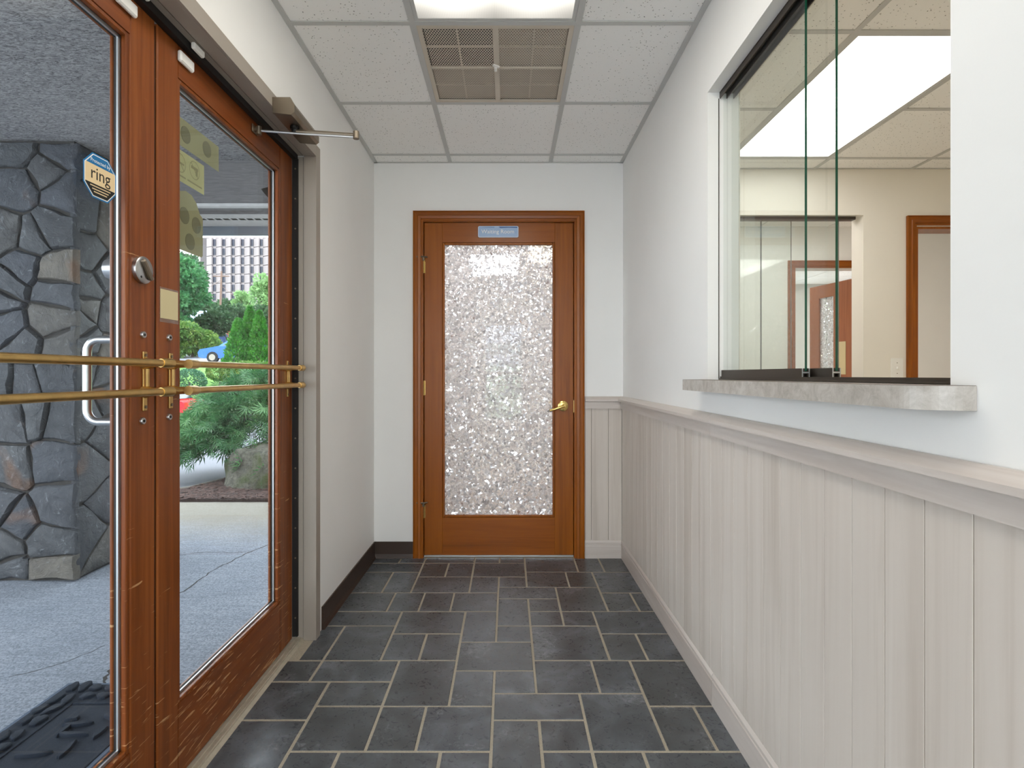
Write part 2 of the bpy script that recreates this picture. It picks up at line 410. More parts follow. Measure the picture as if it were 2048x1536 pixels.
# faceted decorative window film
m, nt = new_mat('crystal_film'); g = N(nt)
v0 = g.coords((1, 1, 1))
nn = g.n('ShaderNodeTexNoise'); nn.inputs['Scale'].default_value = 40; nn.inputs['Detail'].default_value = 1; g.c(v0, nn.inputs['Vector'])
vm = g.n('ShaderNodeVectorMath', operation='SCALE'); vm.inputs['Scale'].default_value = .022; g.c(nn.outputs['Color'], vm.inputs[0])
va = g.n('ShaderNodeVectorMath', operation='ADD'); g.c(v0, va.inputs[0]); g.c(vm.outputs[0], va.inputs[1])
vo = g.n('ShaderNodeTexVoronoi', distance='MANHATTAN'); vo.inputs['Scale'].default_value = 95; g.c(va.outputs[0], vo.inputs['Vector'])
sub = g.n('ShaderNodeVectorMath', operation='SUBTRACT'); g.c(vo.outputs['Color'], sub.inputs[0]); sub.inputs[1].default_value = (.5, .5, .5)
scl = g.n('ShaderNodeVectorMath', operation='SCALE'); scl.inputs['Scale'].default_value = .9; g.c(sub.outputs[0], scl.inputs[0])
geo = g.n('ShaderNodeNewGeometry'); ad = g.n('ShaderNodeVectorMath', operation='ADD'); g.c(geo.outputs['Normal'], ad.inputs[0]); g.c(scl.outputs[0], ad.inputs[1])
nm = g.n('ShaderNodeVectorMath', operation='NORMALIZE'); g.c(ad.outputs[0], nm.inputs[0])
rf = g.n('ShaderNodeBsdfRefraction'); rf.inputs['Roughness'].default_value = .08; rf.inputs['IOR'].default_value = 1.22; rf.inputs[0].default_value = (.97, .97, 1, 1); g.c(nm.outputs[0], rf.inputs['Normal'])
gl = g.n('ShaderNodeBsdfGlossy'); gl.inputs['Roughness'].default_value = .08; gl.inputs[0].default_value = (1, 1, 1, 1); g.c(nm.outputs[0], gl.inputs['Normal'])
tl = g.n('ShaderNodeBsdfTranslucent'); tl.inputs[0].default_value = (.9, .9, .94, 1)
df = g.n('ShaderNodeBsdfDiffuse'); df.inputs[0].default_value = (.75, .75, .8, 1)
wv = g.n('ShaderNodeTexWhiteNoise'); g.c(vo.outputs['Color'], wv.inputs['Vector'])
m1 = g.n('ShaderNodeMixShader'); m1.inputs[0].default_value = .4; g.c(tl.outputs[0], m1.inputs[1]); g.c(df.outputs[0], m1.inputs[2])
m2 = g.n('ShaderNodeMixShader'); g.c(g.ramp(wv.outputs['Value'], [(.2, (.2,)*3), (.9, (.75,)*3)]), m2.inputs[0]); g.c(rf.outputs[0], m2.inputs[1]); g.c(m1.outputs[0], m2.inputs[2])
m3 = g.n('ShaderNodeMixShader'); g.c(g.ramp(wv.outputs['Value'], [(.5, (.05,)*3), (.9, (.55,)*3)]), m3.inputs[0]); g.c(m2.outputs[0], m3.inputs[1]); g.c(gl.outputs[0], m3.inputs[2])
g.out(m3.outputs[0]); M['film'] = m

# ================================================================ THE LOBBY SHELL
XL, XR, YB, H = -.815, .700, 3.38, 2.405
YF = -1.3                                   # unseen end wall, set close so its added glazing lights the ceiling
u = .0747; X0 = -.05; Y0 = 3.285
tiles = [(-2, 0, -11, -8), (-2, 0, -8, -6), (-2, 0, -6, -2), (-2, 0, -2, 0), (-2, 0, 0, 2), (-2, 2, 2, 6), (-2, 2, 6, 8), (-2, 2, 8, 11),
 (0, 2, -11, -6), (0, 3, -6, -4), (0, 3, -4, -2), (0, 3, -2, 2), (2, 6, -11, -8), (2, 6, -8, -6), (3, 6, -6, -2), (3, 6, -2, 0), (3, 5, 0, 2),
 (2, 5, 2, 5), (2, 5, 5, 7), (2, 6, 7, 11), (5, 7, 0, 4), (5, 9, 4, 7), (6, 9, 7, 9), (6, 9, 9, 11), (6, 9, -11, -7), (6, 9, -7, -5), (6, 9, -5, -3), (6, 9, -3, 0),
 (9, 11, -11, -6), (9, 12, -6, -2), (9, 13, -2, 0), (7, 11, 0, 2), (7, 9, 2, 4), (9, 11, 2, 4), (9, 11, 4, 6), (9, 12, 6, 11), (11, 13, 0, 2),
 (11, 15, -11, -9), (11, 15, -9, -6), (11, 15, 2, 6), (12, 15, 6, 8), (12, 15, 8, 11), (12, 15, -6, -4), (12, 15, -4, -2), (13, 16, -2, 2),
 (15, 17, -11, -9), (15, 17, -9, -5), (15, 19, -5, -2), (17, 20, -11, -8), (17, 19, -8, -5), (16, 19, -2, 0), (19, 22, -8, -5), (19, 22, -5, -3), (19, 22, -3, 0),
 (20, 24, -11, -8), (22, 24, -8, -6), (22, 25, -6, -2), (22, 24, -2, 0), (16, 18, 0, 2), (15, 18, 2, 5), (15, 18, 5, 7), (15, 19, 7, 11), (18, 20, 0, 4), (18, 22, 4, 7),
 (19, 22, 7, 9), (19, 22, 9, 11), (20, 24, 0, 2), (20, 22, 2, 4), (22, 25, 2, 4), (22, 24, 4, 6), (22, 25, 6, 11)]
occ = set()
for k0, k1, i0, i1 in tiles:
    for k in range(k0, k1):
        for i in range(i0, i1): occ.add((k, i))
for k in range(22, 73):
    for i in range(-11, 11):
        if (k, i) in occ: continue
        for (a, b) in random.sample([(3, 4), (3, 3), (2, 3), (4, 3), (2, 2), (3, 2), (2, 4)], 7)+[(2, 1), (1, 2), (1, 1)]:
            cells = [(k+p, i+q) for p in range(a) for q in range(b)]
            if all(c_ not in occ and c_[1] < 11 for c_ in cells):
                occ.update(cells); tiles.append((k, k+a, i, i+b)); break
fl = struct('floor', MB().box(XL-.16, YF-.1, -.05, XR+.05, YB+.06, -.0006), M['grout'], 'grey slate tile floor with pale grout joints')
fl_right = .70
for k0, k1, i0, i1 in tiles:
    ya, yb = Y0-k1*u, Y0-k0*u; xa, xb = X0+i0*u, X0+i1*u
    j = .0042; ya += j; yb -= j; xa += j; xb -= j
    indoor = ya > 2.36 or ya < .44
    lim = -.817 if indoor else -.858
    if yb > 2.36 > ya: lim = -.817
    xa = max(xa, lim); xb = min(xb, fl_right-.002); yb = min(yb, YB-.002); ya = max(ya, YF)
    if xb-xa < .012 or yb-ya < .012: continue
    h = random.uniform(-.0006, .0006)
    build('slate_tile', MB().box(xa, ya, -.012, xb, yb, .0008+h, .0018), M['slate'], fl)

EX = -.965      # outside face of the entrance wall
DOOR_Y0, DOOR_Y1, DOOR_H = .470, 2.333, 2.035
wl = struct('wall_left', wall_mb('x', EX, XL, YF, 8.2, -.05, 2.62, [(DOOR_Y0, DOOR_Y1+.035, -.05, DOOR_H+.035)]), M['wall'], 'white entrance wall holding the double doors')
struct('wall_front', wall_mb('y', YF-.1, YF, XL, XR, 0, H+.2, [(-.76, .65, .04, 2.38)]), M['wall'], 'unseen end wall behind the viewpoint, with an opening added for daylight')
wf_ = struct('window_4', MB().box(-.76, YF-.07, .04, -.72, YF-.02, 2.38).box(.61, YF-.07, .04, .65, YF-.02, 2.38).box(-.72, YF-.07, .04, .61, YF-.02, .10).box(-.72, YF-.07, 2.34, .61, YF-.02, 2.38).box(-.08, YF-.07, .10, -.04, YF-.02, 2.34), M['frame'], 'tall glazing added behind the viewpoint for daylight fill')  # unseen glazing added so daylight fills the lobby
build('glass', MB().box(-.72, YF-.047, .10, -.08, YF-.043, 2.34), M['glass'], wf_)
build('glass', MB().box(-.04, YF-.047, .10, .61, YF-.043, 2.34), M['glass'], wf_)
struct('bounce_slab', MB().box(EX, -14, -.2, 10, YF-.101, -.02), plain('bounce_paving', srgb(196, 194, 190), .85, bump=.3, scale=90), 'pale paving added behind the viewpoint to bounce daylight indoors')  # unseen slab added to bounce daylight up to the lobby ceiling
BD0, BD1, BDH = -.545, .435, 2.062   # back door opening
struct('wall_back', wall_mb('y', YB, YB+.12, XL, XR+.11, 0, H+.2, [(BD0, BD1, 0, BDH)]), M['wall'], 'white end wall around the glazed inner door')
WY0, WY1, WZ0, WZ1 = .878, 1.947, 1.060, 2.105
struct('wall_right', wall_mb('x', XR, XR+.11, YF-.1, YB, 0, H+.2, [(WY0, WY1, WZ0, WZ1)]), M['wall'], 'white wall with the reception window opening')
# ceiling
ceil = struct('ceiling', MB().box(XL, YF, H+.12, XR, YB, H+.16), M['wall'], 'suspended tile ceiling of the lobby')
def ceiling_grid(parent, xs, ys, x0, x1, y0, y1, skip=()):
    for a, b in zip([x0]+xs, xs+[x1]):
        for c_, d in zip([y0]+ys, ys+[y1]):
            cx_, cy_ = (a+b)/2, (c_+d)/2
            if any(s[0] < cx_ < s[1] and s[2] < cy_ < s[3] for s in skip): continue
            build('ceiling_tile', MB().box(a+.002, c_+.002, H+.003, b-.002, d-.002, H+.018, .001), M['ctile'], parent)
    t = .0115
    def clear(x, y): return not any(s[0]+.03 < x < s[1]-.03 and s[2]+.03 < y < s[3]-.03 for s in skip)
    for x in xs: build('grid_bar', MB().box(x-t, y0, H-.0005, x+t, y1, H+.0025).box(x-.001, y0, H+.0025, x+.001, y1, H+.03), M['gridbar'], parent)
    for y in ys:
        edges = [x0]+xs+[x1]
        for a, b in zip(edges, edges[1:]):
            if clear((a+b)/2, y): build('grid_bar', MB().box(a+t, y-t, H-.0003, b-t, y+t, H+.0022), M['gridbar'], parent)
    for q in ((x0, y0, x0+.021, y1), (x1-.021, y0, x1, y1), (x0, y0, x1, y0+.021), (x0, y1-.012, x1, y1)):
        build('edge_angle', MB().box(q[0], q[1], H-.001, q[2], q[3], H+.002), M['gridbar'], parent)
xs = [-.352, .258]; ys = [-1.02, -.41, .20, .815, 1.427, 2.038, 2.639, 3.257]
ceiling_grid(ceil, xs, ys, XL, XR, YF, YB, [(-.352, .258, .815, 2.038), (-.352, .258, -1.02, -.41), (-.352, .258, 2.038, 2.639)])
def troffer_mat(name, col, mid, end, y0, y1, x0, x1):
    m, nt = new_mat(name); g = N(nt); tc = g.n('ShaderNodeTexCoord'); sp = g.n('ShaderNodeSeparateXYZ'); g.c(tc.outputs['Object'], sp.inputs[0])
    cy = (y1-y0)/2; cx = (x1-x0)/2
    ay = g.math('ABSOLUTE', sp.outputs[1]); mr = g.n('ShaderNodeMapRange', interpolation_type='SMOOTHSTEP'); g.c(ay, mr.inputs[0])
    mr.inputs[1].default_value = cy; mr.inputs[2].default_value = cy-.58; mr.inputs[3].default_value = end; mr.inputs[4].default_value = mid
    tb = g.math('MULTIPLY', g.math('COSINE', g.math('MULTIPLY', g.math('SUBTRACT', g.math('ABSOLUTE', sp.outputs[0]), cx*.45), PI/(cx*.55)), 0), .22)
    st = g.math('MULTIPLY', mr.outputs[0], g.math('ADD', tb, .9))
    # prismatic lens pattern modulates what each point gives off by a little
    px = g.math('ABSOLUTE', g.math('SINE', g.math('MULTIPLY', sp.outputs[0], 520))); py = g.math('ABSOLUTE', g.math('SINE', g.math('MULTIPLY', sp.outputs[1], 520)))
    st = g.math('MULTIPLY', st, g.math('ADD', g.math('MULTIPLY', g.math('MULTIPLY', px, py), .2), .88))
    e = g.n('ShaderNodeEmission'); e.inputs[0].default_value = (*col, 1); g.c(st, e.inputs[1]); g.out(e.outputs[0]); return m
def troffer(x0, x1, y0, y1, label, col, mid, end):
    t = thing('ceiling_light', ((x0+x1)/2, (y0+y1)/2, H), label, 'ceiling light')
    a = .012; f = MB()
    f.box(x0+a, y0+a, H+.001, x0+a+.014, y1-a, H+.01).box(x1-a-.014, y0+a, H+.001, x1-a, y1-a, H+.01).box(x0+a+.014, y0+a, H+.001, x1-a-.014, y0+a+.014, H+.01).box(x0+a+.014, y1-a-.014, H+.001, x1-a-.014, y1-a, H+.01)
    build('frame', f, M['gridbar'], t)
    build('diffuser', MB().box(x0+a+.014, y0+a+.014, H+.003, x1-a-.014, y1-a-.014, H+.007), troffer_mat('lamp_diffuser', col, mid, end, y0, y1, x0, x1), t)
    build('housing', MB().box(x0+.01, y0+.01, H+.035, x1-.01, y1-.01, H+.10), M['gridbar'], t)
    return t
troffer(-.352, .258, .815, 2.038, 'cream fluorescent ceiling light at the top of the picture, beside the metal grille', (1, .955, .86), LAMP['lobby_mid'], LAMP['lobby_end'])
troffer(-.352, .258, -1.02, -.41, 'fluorescent ceiling light added behind the viewpoint as unseen fill', (1, .98, .95), LAMP["lobby_mid"]*.8, 2)  # unseen fixture added as extra fill for the lobby
# return air grille
gx0, gx1, gy0, gy1 = -.340, .246, 2.05, 2.627
gr = thing('air_grille', ((gx0+gx1)/2, (gy0+gy1)/2, H), 'beige perforated metal air return grille set in the tile ceiling', 'vent')
midx, midy = (gx0+gx1)/2, (gy0+gy1)/2
fr_ = MB(); e_ = .018
fr_.box(gx0, gy0, H, gx0+e_, gy1, H+.006).box(gx1-e_, gy0, H, gx1, gy1, H+.006).box(gx0+e_, gy0, H, gx1-e_, gy0+e_, H+.006).box(gx0+e_, gy1-e_, H, gx1-e_, gy1, H+.006)
build('grille_frame', fr_, M['grille'], gr)
build('centre_bar', MB().box(midx-.011, gy0+e_, H, midx+.011, gy1-e_, H+.006), M['grille'], gr)
build('centre_bar', MB().box(gx0+e_, midy-.006, H+.0005, gx1-e_, midy+.006, H+.0055), M['grille'], gr)
p_ = .0108; vsx, fsx = [], []
row = 0; y = gy0+e_+p_*.4
while y < gy1-e_-.004:
    x = gx0+e_+(p_/2 if row % 2 else p_)
    while x < gx1-e_-.004:
        R_ = p_/math.sqrt(3); r_ = R_*.62; o = len(vsx)
        for k in range(6):
            t = PI/6+PI/3*k; vsx.append((x+R_*math.cos(t), y+R_*math.sin(t), H+.004))
        for k in range(6):
            t = PI/6+PI/3*k; vsx.append((x+r_*math.cos(t), y+r_*math.sin(t), H+.004))
        for k in range(6): fsx.append((o+k, o+(k+1) % 6, o+6+(k+1) % 6, o+6+k))
        x += p_
    y += p_*math.sqrt(3)/2; row += 1
dm = MB(); ax, bx_, ay, by_ = gx0+.004, midx-.003, gy0+.004, midy+.0
dm.box(ax, ay, H+.014, ax+.003, by_, H+.112).box(bx_-.003, ay, H+.014, bx_, by_, H+.112).box(ax, ay, H+.014, bx_, ay+.003, H+.112).box(ax, by_-.003, H+.0125, bx_, by_, H+.112)
build('duct_collar', dm, M['duct'], gr)
tag(build('perforated_sheet', MB().add(vsx, fsx), M['grille'], gr), kind='stuff')
for (a, b, c_, d, mt) in ((gx0, midx, gy0, midy, 'duct'), (midx, gx1, gy0, midy, 'filter'), (gx0, midx, midy, gy1, 'filter'), (midx, gx1, midy, gy1, 'filter')):
    zz = H+.10 if mt == 'duct' else H+.016
    build('filter_panel', MB().box(a+.002, c_+.002, zz, b-.002, d-.002, zz+.006), M[mt], gr)
    mx_, my_ = (a+b)/2, (c_+d)/2
    build('stiffener', MB().box(mx_-.003, c_+.004, H+.0055, mx_+.003, d-.004, H+.012).box(a+.004, my_-.003, H+.0055, b-.004, my_+.003, H+.012), M['grille'], gr)
build('latch', MB().box(-.068, 2.31, H-.006, -.038, 2.32, H).xform(Matrix.Translation((-.05, 2.32, 0)) @ Matrix.Rotation(.6, 4, 'Z') @ Matrix.Translation((.05, -2.32, 0))).box(-.058, 2.318, H-.009, -.046, 2.348, H-.002, .002), M['white'], gr, label='small white turn latch')

# baseboards, wainscot
cove = [(0, 0), (.014, 0), (.009, .012), (.006, .025), (.006, .100), (0, .100)]
mb = MB(); mb.prism([(XL+a, b) for a, b in cove], 'y', 2.425, YB); struct('baseboard_left', mb, M['baseboard'], 'dark brown vinyl baseboard on the entrance wall', smooth=False)
mb = MB(); mb.prism([(YB-a, b) for a, b in cove], 'x', XL+.006, -.578); struct('baseboard_back', mb, M['baseboard'], 'short dark brown vinyl baseboard left of the inner door')
bprof = [(0, 0), (.013, 0), (.013, .082), (.010, .084), (.010, .088), (.013, .090), (.013, .098), (.008, .108), (.004, .113), (0, .113)]
mb = MB(); mb.prism([(XR-a, b) for a, b in bprof], 'y', 1.873, YB); bb = struct('baseboard_right', mb, M['pale_y'], 'pale wood baseboard along the reception wall')
mb = MB(); mb.prism([(XR-a-.0005, b) for a, b in bprof], 'y', YF, 1.870); build('board', mb, M['pale_y'], bb)
mb = MB(); mb.prism([(YB-a, b) for a, b in bprof], 'x', .468, XR-.013); struct('baseboard_back_right', mb, M['pale_x'], 'short pale wood baseboard right of the inner door')
ws = struct('trim_1', MB().box(XR-.0035, YF, .10, XR+.002, YB, .935), M['groove'], 'pale wood plank wainscot under the reception window')
PW = .0973; y = .826
while y > YF+PW: y -= PW
pl = None; ys_ = []
while y < YB-.004:
    ys_.append((y, min(y+PW, YB-.007))); y += PW
for (a, b) in ys_:
    w_ = b-a
    if pl is None or abs(w_-PW) > .001:
        m_ = MB().box(XR-.0075, 0, .10, XR-.0005, w_-.0016, .935, .0008)
        o = build('plank', m_, M['pale_v'], ws)
        if pl is None: pl = o
    else:
        o = pl.copy(); C.objects.link(o); o.parent = ws
    o.location = (0, a+.001, 0)
wb = struct('trim_2', MB().box(.468, YB-.0035, .10, XR-.008, YB+.001, .935), M['groove'], 'narrow pale wood wainscot beside the inner door')
for a, b in ((.468, .507), (.507, .610), (.610, XR-.008)):
    build('plank', MB().box(a+.001, YB-.0075, .10, b-.001, YB-.0005, .935, .0015), M['pale_v'], wb)
rail = [(0, .910), (.018, .910), (.018, .952), (.036, .955), (.036, .967), (.010, .984), (0, .984)]
cr = struct('trim_3', MB().prism([(XR-.001-a, b) for a, b in rail], 'y', 1.873, YB-.018), M['pale_y'], 'pale wood chair rail on the reception wall')
build('rail_board', MB().prism([(XR-.0015-a, b) for a, b in rail], 'y', YF, 1.871), M['pale_y'], cr)
struct('trim_4', MB().prism([(YB-.001-a, b) for a, b in rail], 'x', .468, XR-.001), M['pale_x'], 'short pale wood chair rail beside the inner door')

# ================================================================ ENTRANCE DOORS
XD0, XD1 = -.900, -.945      # inside and outside face of the leaves
# metal frame, header and jambs
prof = [(-.965, 0), (-.805, 0), (-.805, .045), (-.800, .045)]
fm = MB()
def jamb(y, s):     # y = opening edge, s = +1 frame grows toward +Y
    g_ = MB()
    g_.box(-.890, y, 0, -.862, y+s*.04, DOOR_H-.004); g_.box(-.862, y+s*.003, 0, -.856, y+s*.04, DOOR_H-.007); g_.box(-.856, y-s*.004, 0, -.806, y+s*.04, DOOR_H-.004+.008)
    g_.box(-.967, y, 0, -.890, y+s*.04, DOOR_H-.004)
    g_.box(-.8145, y-s*.0035, 0, -.8050, y+s*.046, DOOR_H+.046)
    return g_
df_ = struct('trim_5', jamb(DOOR_Y1, 1), M['frame'], 'bronze grey metal frame around the entrance doors')
build('jamb', jamb(DOOR_Y0, -1), M['frame'], df_)
hd = MB(); Ya, Yb_ = DOOR_Y0-.0, DOOR_Y1+.0
hd.box(-.967, Ya, DOOR_H, -.862, Yb_, DOOR_H+.034).box(-.862, Ya, DOOR_H+.003, -.856, Yb_, DOOR_H+.034).box(-.856, Ya, DOOR_H-.003, -.8145, Yb_, DOOR_H+.034).box(-.8145, Ya-.0395, DOOR_H-.0025, -.8052, Yb_+.0455, DOOR_H+.046)
build('header', hd, M['frame'], df_)
build('weatherstrip', MB().box(-.899, Ya+.01, DOOR_H-.022, -.880, Yb_-.01, DOOR_H).tube([(-.884, Ya+.01, DOOR_H-.006), (-.884, Yb_-.01, DOOR_H-.006)], .004, 6), M['black'], df_, label='black weatherstrip under the frame header')
th = struct('trim_6', MB().prism([(-.905, 0), (-.905, .010), (-.888, .012), (-.886, .009), (-.882, .009), (-.880, .012), (-.872, .012), (-.870, .009), (-.866, .009), (-.858, .002), (-.856, 0)], 'y', DOOR_Y0, DOOR_Y1), M['thresh'], 'pale metal threshold under the entrance doors')
build('outer_sill', MB().box(-.985, DOOR_Y0, -.03, -.905, DOOR_Y1, .006, .004), M['thresh'], th)

def bracket(par, y, s):    # double push bar bracket on the inside face; s: side the bars leave toward
    x = XD0
    b_ = MB(); b_.box(x, y-.008, 1.025, x+.004, y+.008, 1.172, .0015)
    b_.box(x, y-.006, 1.082, x+.012, y+.006, 1.132, .003)
    o = build('bracket', b_, M['brass'], par)
    for z in (1.143, 1.073):
        so = MB(); so.tube([(x, y, z-.001), (x+.022, y, z), (x+.045, y, z), (x+.058, y, z)], [.017, .011, .010, .010], 10)
        so.tube([(x+.058, y-s*.016, z), (x+.058, y+s*.020, z), (x+.058, y+s*.026, z)], [.0125, .0125, .0105], 12)
        build('socket', so, M['brass'], o, smooth=True)
    for z in (1.163, 1.108, 1.035):
        build('screw', MB().tube([(x+.003, y, z), (x+.0065, y, z)], .004, 8), M['nickel'], o)
    return o
def pushbar(par, ya, yb, z):
    build('push_bar', MB().tube([(XD0+.058, ya, z), (XD0+.058, yb, z)], .0092, 14), M['brass'], par, smooth=True)
def leaf(n, y0, y1, s0, s1, label, lo=.014, hi=2.018):
    # s0 / s1: stile widths at the low-Y and high-Y side
    root = thing(n, (XD0, y0, 0), label, 'door'); root['kind'] = 'structure'
    zt, zb = 1.915, .225
    def stile(a, b, nm='stile'):
        return build(nm, MB().box(XD1, a, lo, XD0, b, hi, .003), M['entry_v'], root)
    stile(y0+.0045, y0+s0); stile(y1-s1, y1-.0055)
    build('rail', MB().box(XD1, y0+s0, lo, XD0-.0004, y1-s1, zb-.012), M['entry_h'], root)
    build('rail', MB().box(XD1, y0+s0, zt+.012, XD0-.0004, y1-s1, hi), M['entry_h'], root)
    a, b = y0+s0, y1-s1
    gb = .012     # glazing bead
    bd = MB()
    for xa, xb in ((XD0-.0155, XD0-.0025), (XD1+.003, XD1+.012)):
        bd.box(xa, a, zb-.012, xb, a+gb, zt+.012, .002).box(xa, b-gb, zb-.012, xb, b, zt+.012, .002)
        bd.box(xa, a+gb, zb-.012, xb, b-gb, zb, .002).box(xa, a+gb, zt, xb, b-gb, zt+.012, .002)
    build('glazing_bead', bd, M['entry_v'], root)
    sp = MB(); t_ = .006
    for nm_, x0_, x1_, mt_ in (('glass_spacer', -.9215, -.9170, M['alum']), ('sealant', -.9270, -.9216, M['black'])):
        sp = MB().box(x0_, a+gb-.002, zb, x1_, a+gb+t_, zt).box(x0_, b-gb-t_, zb, x1_, b-gb+.002, zt).box(x0_, a+gb, zb-.002, x1_, b-gb, zb+t_).box(x0_, a+gb, zt-t_, x1_, b-gb, zt+.002)
        build(nm_, sp, mt_, root)
    build('glass', MB().box(-.9285, a+.004, zb-.008, -.9275, b-.004, zt+.008), M['glass'], root)
    build('glass', MB().box(-.9175, a+.004, zb-.008, -.9165, b-.004, zt+.008), M['glass'], root)
    return root
LY0, LM, RY1 = .505, 1.421, 2.319
d1 = leaf('door_1', LY0, LM, .125, .098, 'worn brown wood entrance door leaf on the left, with round chrome thumb turn and security sticker')
d2 = leaf('door_2', LM, RY1, .095, .130, 'worn brown wood entrance door leaf on the right, hung beside the white wall')
build('astragal', MB().box(XD1-.004, LM-.007, .02, XD0-.006, LM+.005, 2.01), M['black'], d1)
# bars
for z in (1.143, 1.073): pushbar(d1, .62, 1.372, z); pushbar(d2, 1.478, 2.262, z)
bracket(d1, .60, 1); bracket(d1, 1.372, -1); bracket(d2, 1.478, 1); bracket(d2, 2.262, -1)
def disc(y, z, r, t, x=XD0, n=20): return MB().tube([(x-.001, y, z), (x+t*.75, y, z), (x+t, y, z)], [r, r, r*.88], n)
for par, y, z in ((d1, 1.366, 1.213), (d1, 1.364, 1.001), (d2, 1.471, 1.213), (d2, 1.471, 1.003)):
    o = build('bolt', disc(y, z, .0085, .006), M['chrome'], par, smooth=True)
    build('bolt_slot', disc(y, z, .004, .0068, n=6), M['ink'], o)
o = build('deadbolt', disc(1.360, 1.371, .033, .012, n=32), M['chrome'], d1, smooth=True, label='round brushed chrome thumb turn')
tt = MB().box(XD0+.011, -.0055, -.028, XD0+.022, .0055, .028, .003)
tt.v = [(x, 1.360+yy*math.cos(.65)-zz*math.sin(.65), 1.371+yy*math.sin(.65)+zz*math.cos(.65)) for x, yy, zz in tt.v]
build('thumb_turn', tt, M['nickel'], o)
build('bolt_slot', disc(1.344, 1.352, .0035, .0125, n=8), M['ink'], o)
# note on the meeting stile
nt_ = build('note', MB().box(XD0+.0004, 1.436, 1.262, XD0+.0010, 1.512, 1.338), M['paper'], d2, label='small yellowed paper note taped to the stile')
build('tape', MB().box(XD0+.0002, 1.434, 1.252, XD0+.0006, 1.514, 1.343), glass('tape', (.9, .86, .78), .8, .1), nt_)
# outside pull
pts = []
yy0 = 1.345
for t in range(0, 9):
    a = PI/2*t/8; pts.append((XD1-.045*math.sin(a), yy0, 1.205-.0+.0-.03*(1-math.cos(a))*1))
pts = [(XD1+.002, yy0, 1.200)]+[(XD1-.045-.03*math.sin(a)+.0, yy0-.0, 1.200-.03*(1-math.cos(a))) for a in [PI/2*t/6 for t in range(7)]]
pts2 = [(p[0], p[1], 2.2-p[2]) for p in pts][::-1]
build('pull_handle', MB().tube(pts+pts2, .0095, 12), M['chrome'], d1, smooth=True, label='chrome pull handle on the outside face')
dd = build('outside_rose', MB().tube([(XD1+.001, 1.355, 1.372), (XD1-.03, 1.355, 1.372)], [.028, .024], 20), M['chrome'], d1, smooth=True)
# continuous hinge
hg = MB().box(XD0-.002, 2.3185, .02, XD0+.020, 2.332, 2.02)
build('hinge', hg, M['black'], d2, label='black continuous hinge on the jamb side')
for i in range(16):
    z = .10+i*.125
    build('hinge_screw', MB().tube([(XD0+.012, 2.3190, z), (XD0+.012, 2.3155, z)], .0035, 6), M['nickel'], d2)
# octagonal security sticker on the glass of the left leaf
def poly_x(pts, x0, x1): return MB().prism(pts, 'x', x0, x1)
def octa(cy, cz, hw, hh, cut): return [(cy-hw+cut, cz+hh), (cy+hw-cut, cz+hh), (cy+hw, cz+hh-cut), (cy+hw, cz-hh+cut), (cy+hw-cut, cz-hh), (cy-hw+cut, cz-hh), (cy-hw, cz-hh+cut), (cy-hw, cz+hh-cut)]
def clip(poly, zlo, zhi):
    def half(P, f):
        out = []
        for i in range(len(P)):
            a, b = P[i], P[(i+1) % len(P)]; fa, fb = f(a), f(b)
            if fa >= 0: out.append(a)
            if fa*fb < 0: t = fa/(fa-fb); out.append((a[0]+(b[0]-a[0])*t, a[1]+(b[1]-a[1])*t))
        return out
    return half(half(poly, lambda p: p[1]-zlo), lambda p: zhi-p[1])
xg = -.9163; cy, cz = 1.247, 1.556
stk = build('security_sticker', poly_x(octa(cy, cz, .0500, .0495, .0265), xg, xg+.0003), M['blue'], d1, label='octagonal blue and cream alarm sticker on the glass')
build('sticker_rim', poly_x(octa(cy, cz, .0470, .0465, .0248), xg+.0003, xg+.0005), M['white'], stk)
o8 = octa(cy, cz, .0450, .0445, .0238)
build('top_band', poly_x(clip(o8, cz+.0235, 9), xg+.0005, xg+.0008), M['blue'], stk)
build('middle_band', poly_x(clip(o8, cz-.0185, cz+.0235), xg+.0005, xg+.0008), M['cream'], stk)
build('bottom_band', poly_x(clip(o8, -9, cz-.0185), xg+.0005, xg+.0008), M['ink'], stk)
def text_on_x(txt, size, y, z, x, mat, par, flip=1, nm='lettering'):
    t = text_mb(txt, size, .0001); t.v = [(x+p[2], y+p[0]*flip, z+p[1]) for p in t.v]; return build(nm, t, mat, par)
text_on_x('Protected by', .0115, cy, cz+.0325, xg+.0010, M['white'], stk)
text_on_x('ring', .040, cy, cz+.004, xg+.0010, M['ink'], stk)
for i, (w_, z) in enumerate(((.062, -.0235), (.050, -.030), (.040, -.036))):
    build('fine_print', MB().box(xg+.0008, cy-w_/2, cz+z-.0011, xg+.0010, cy+w_/2, cz+z+.0011), M['cream'], stk)
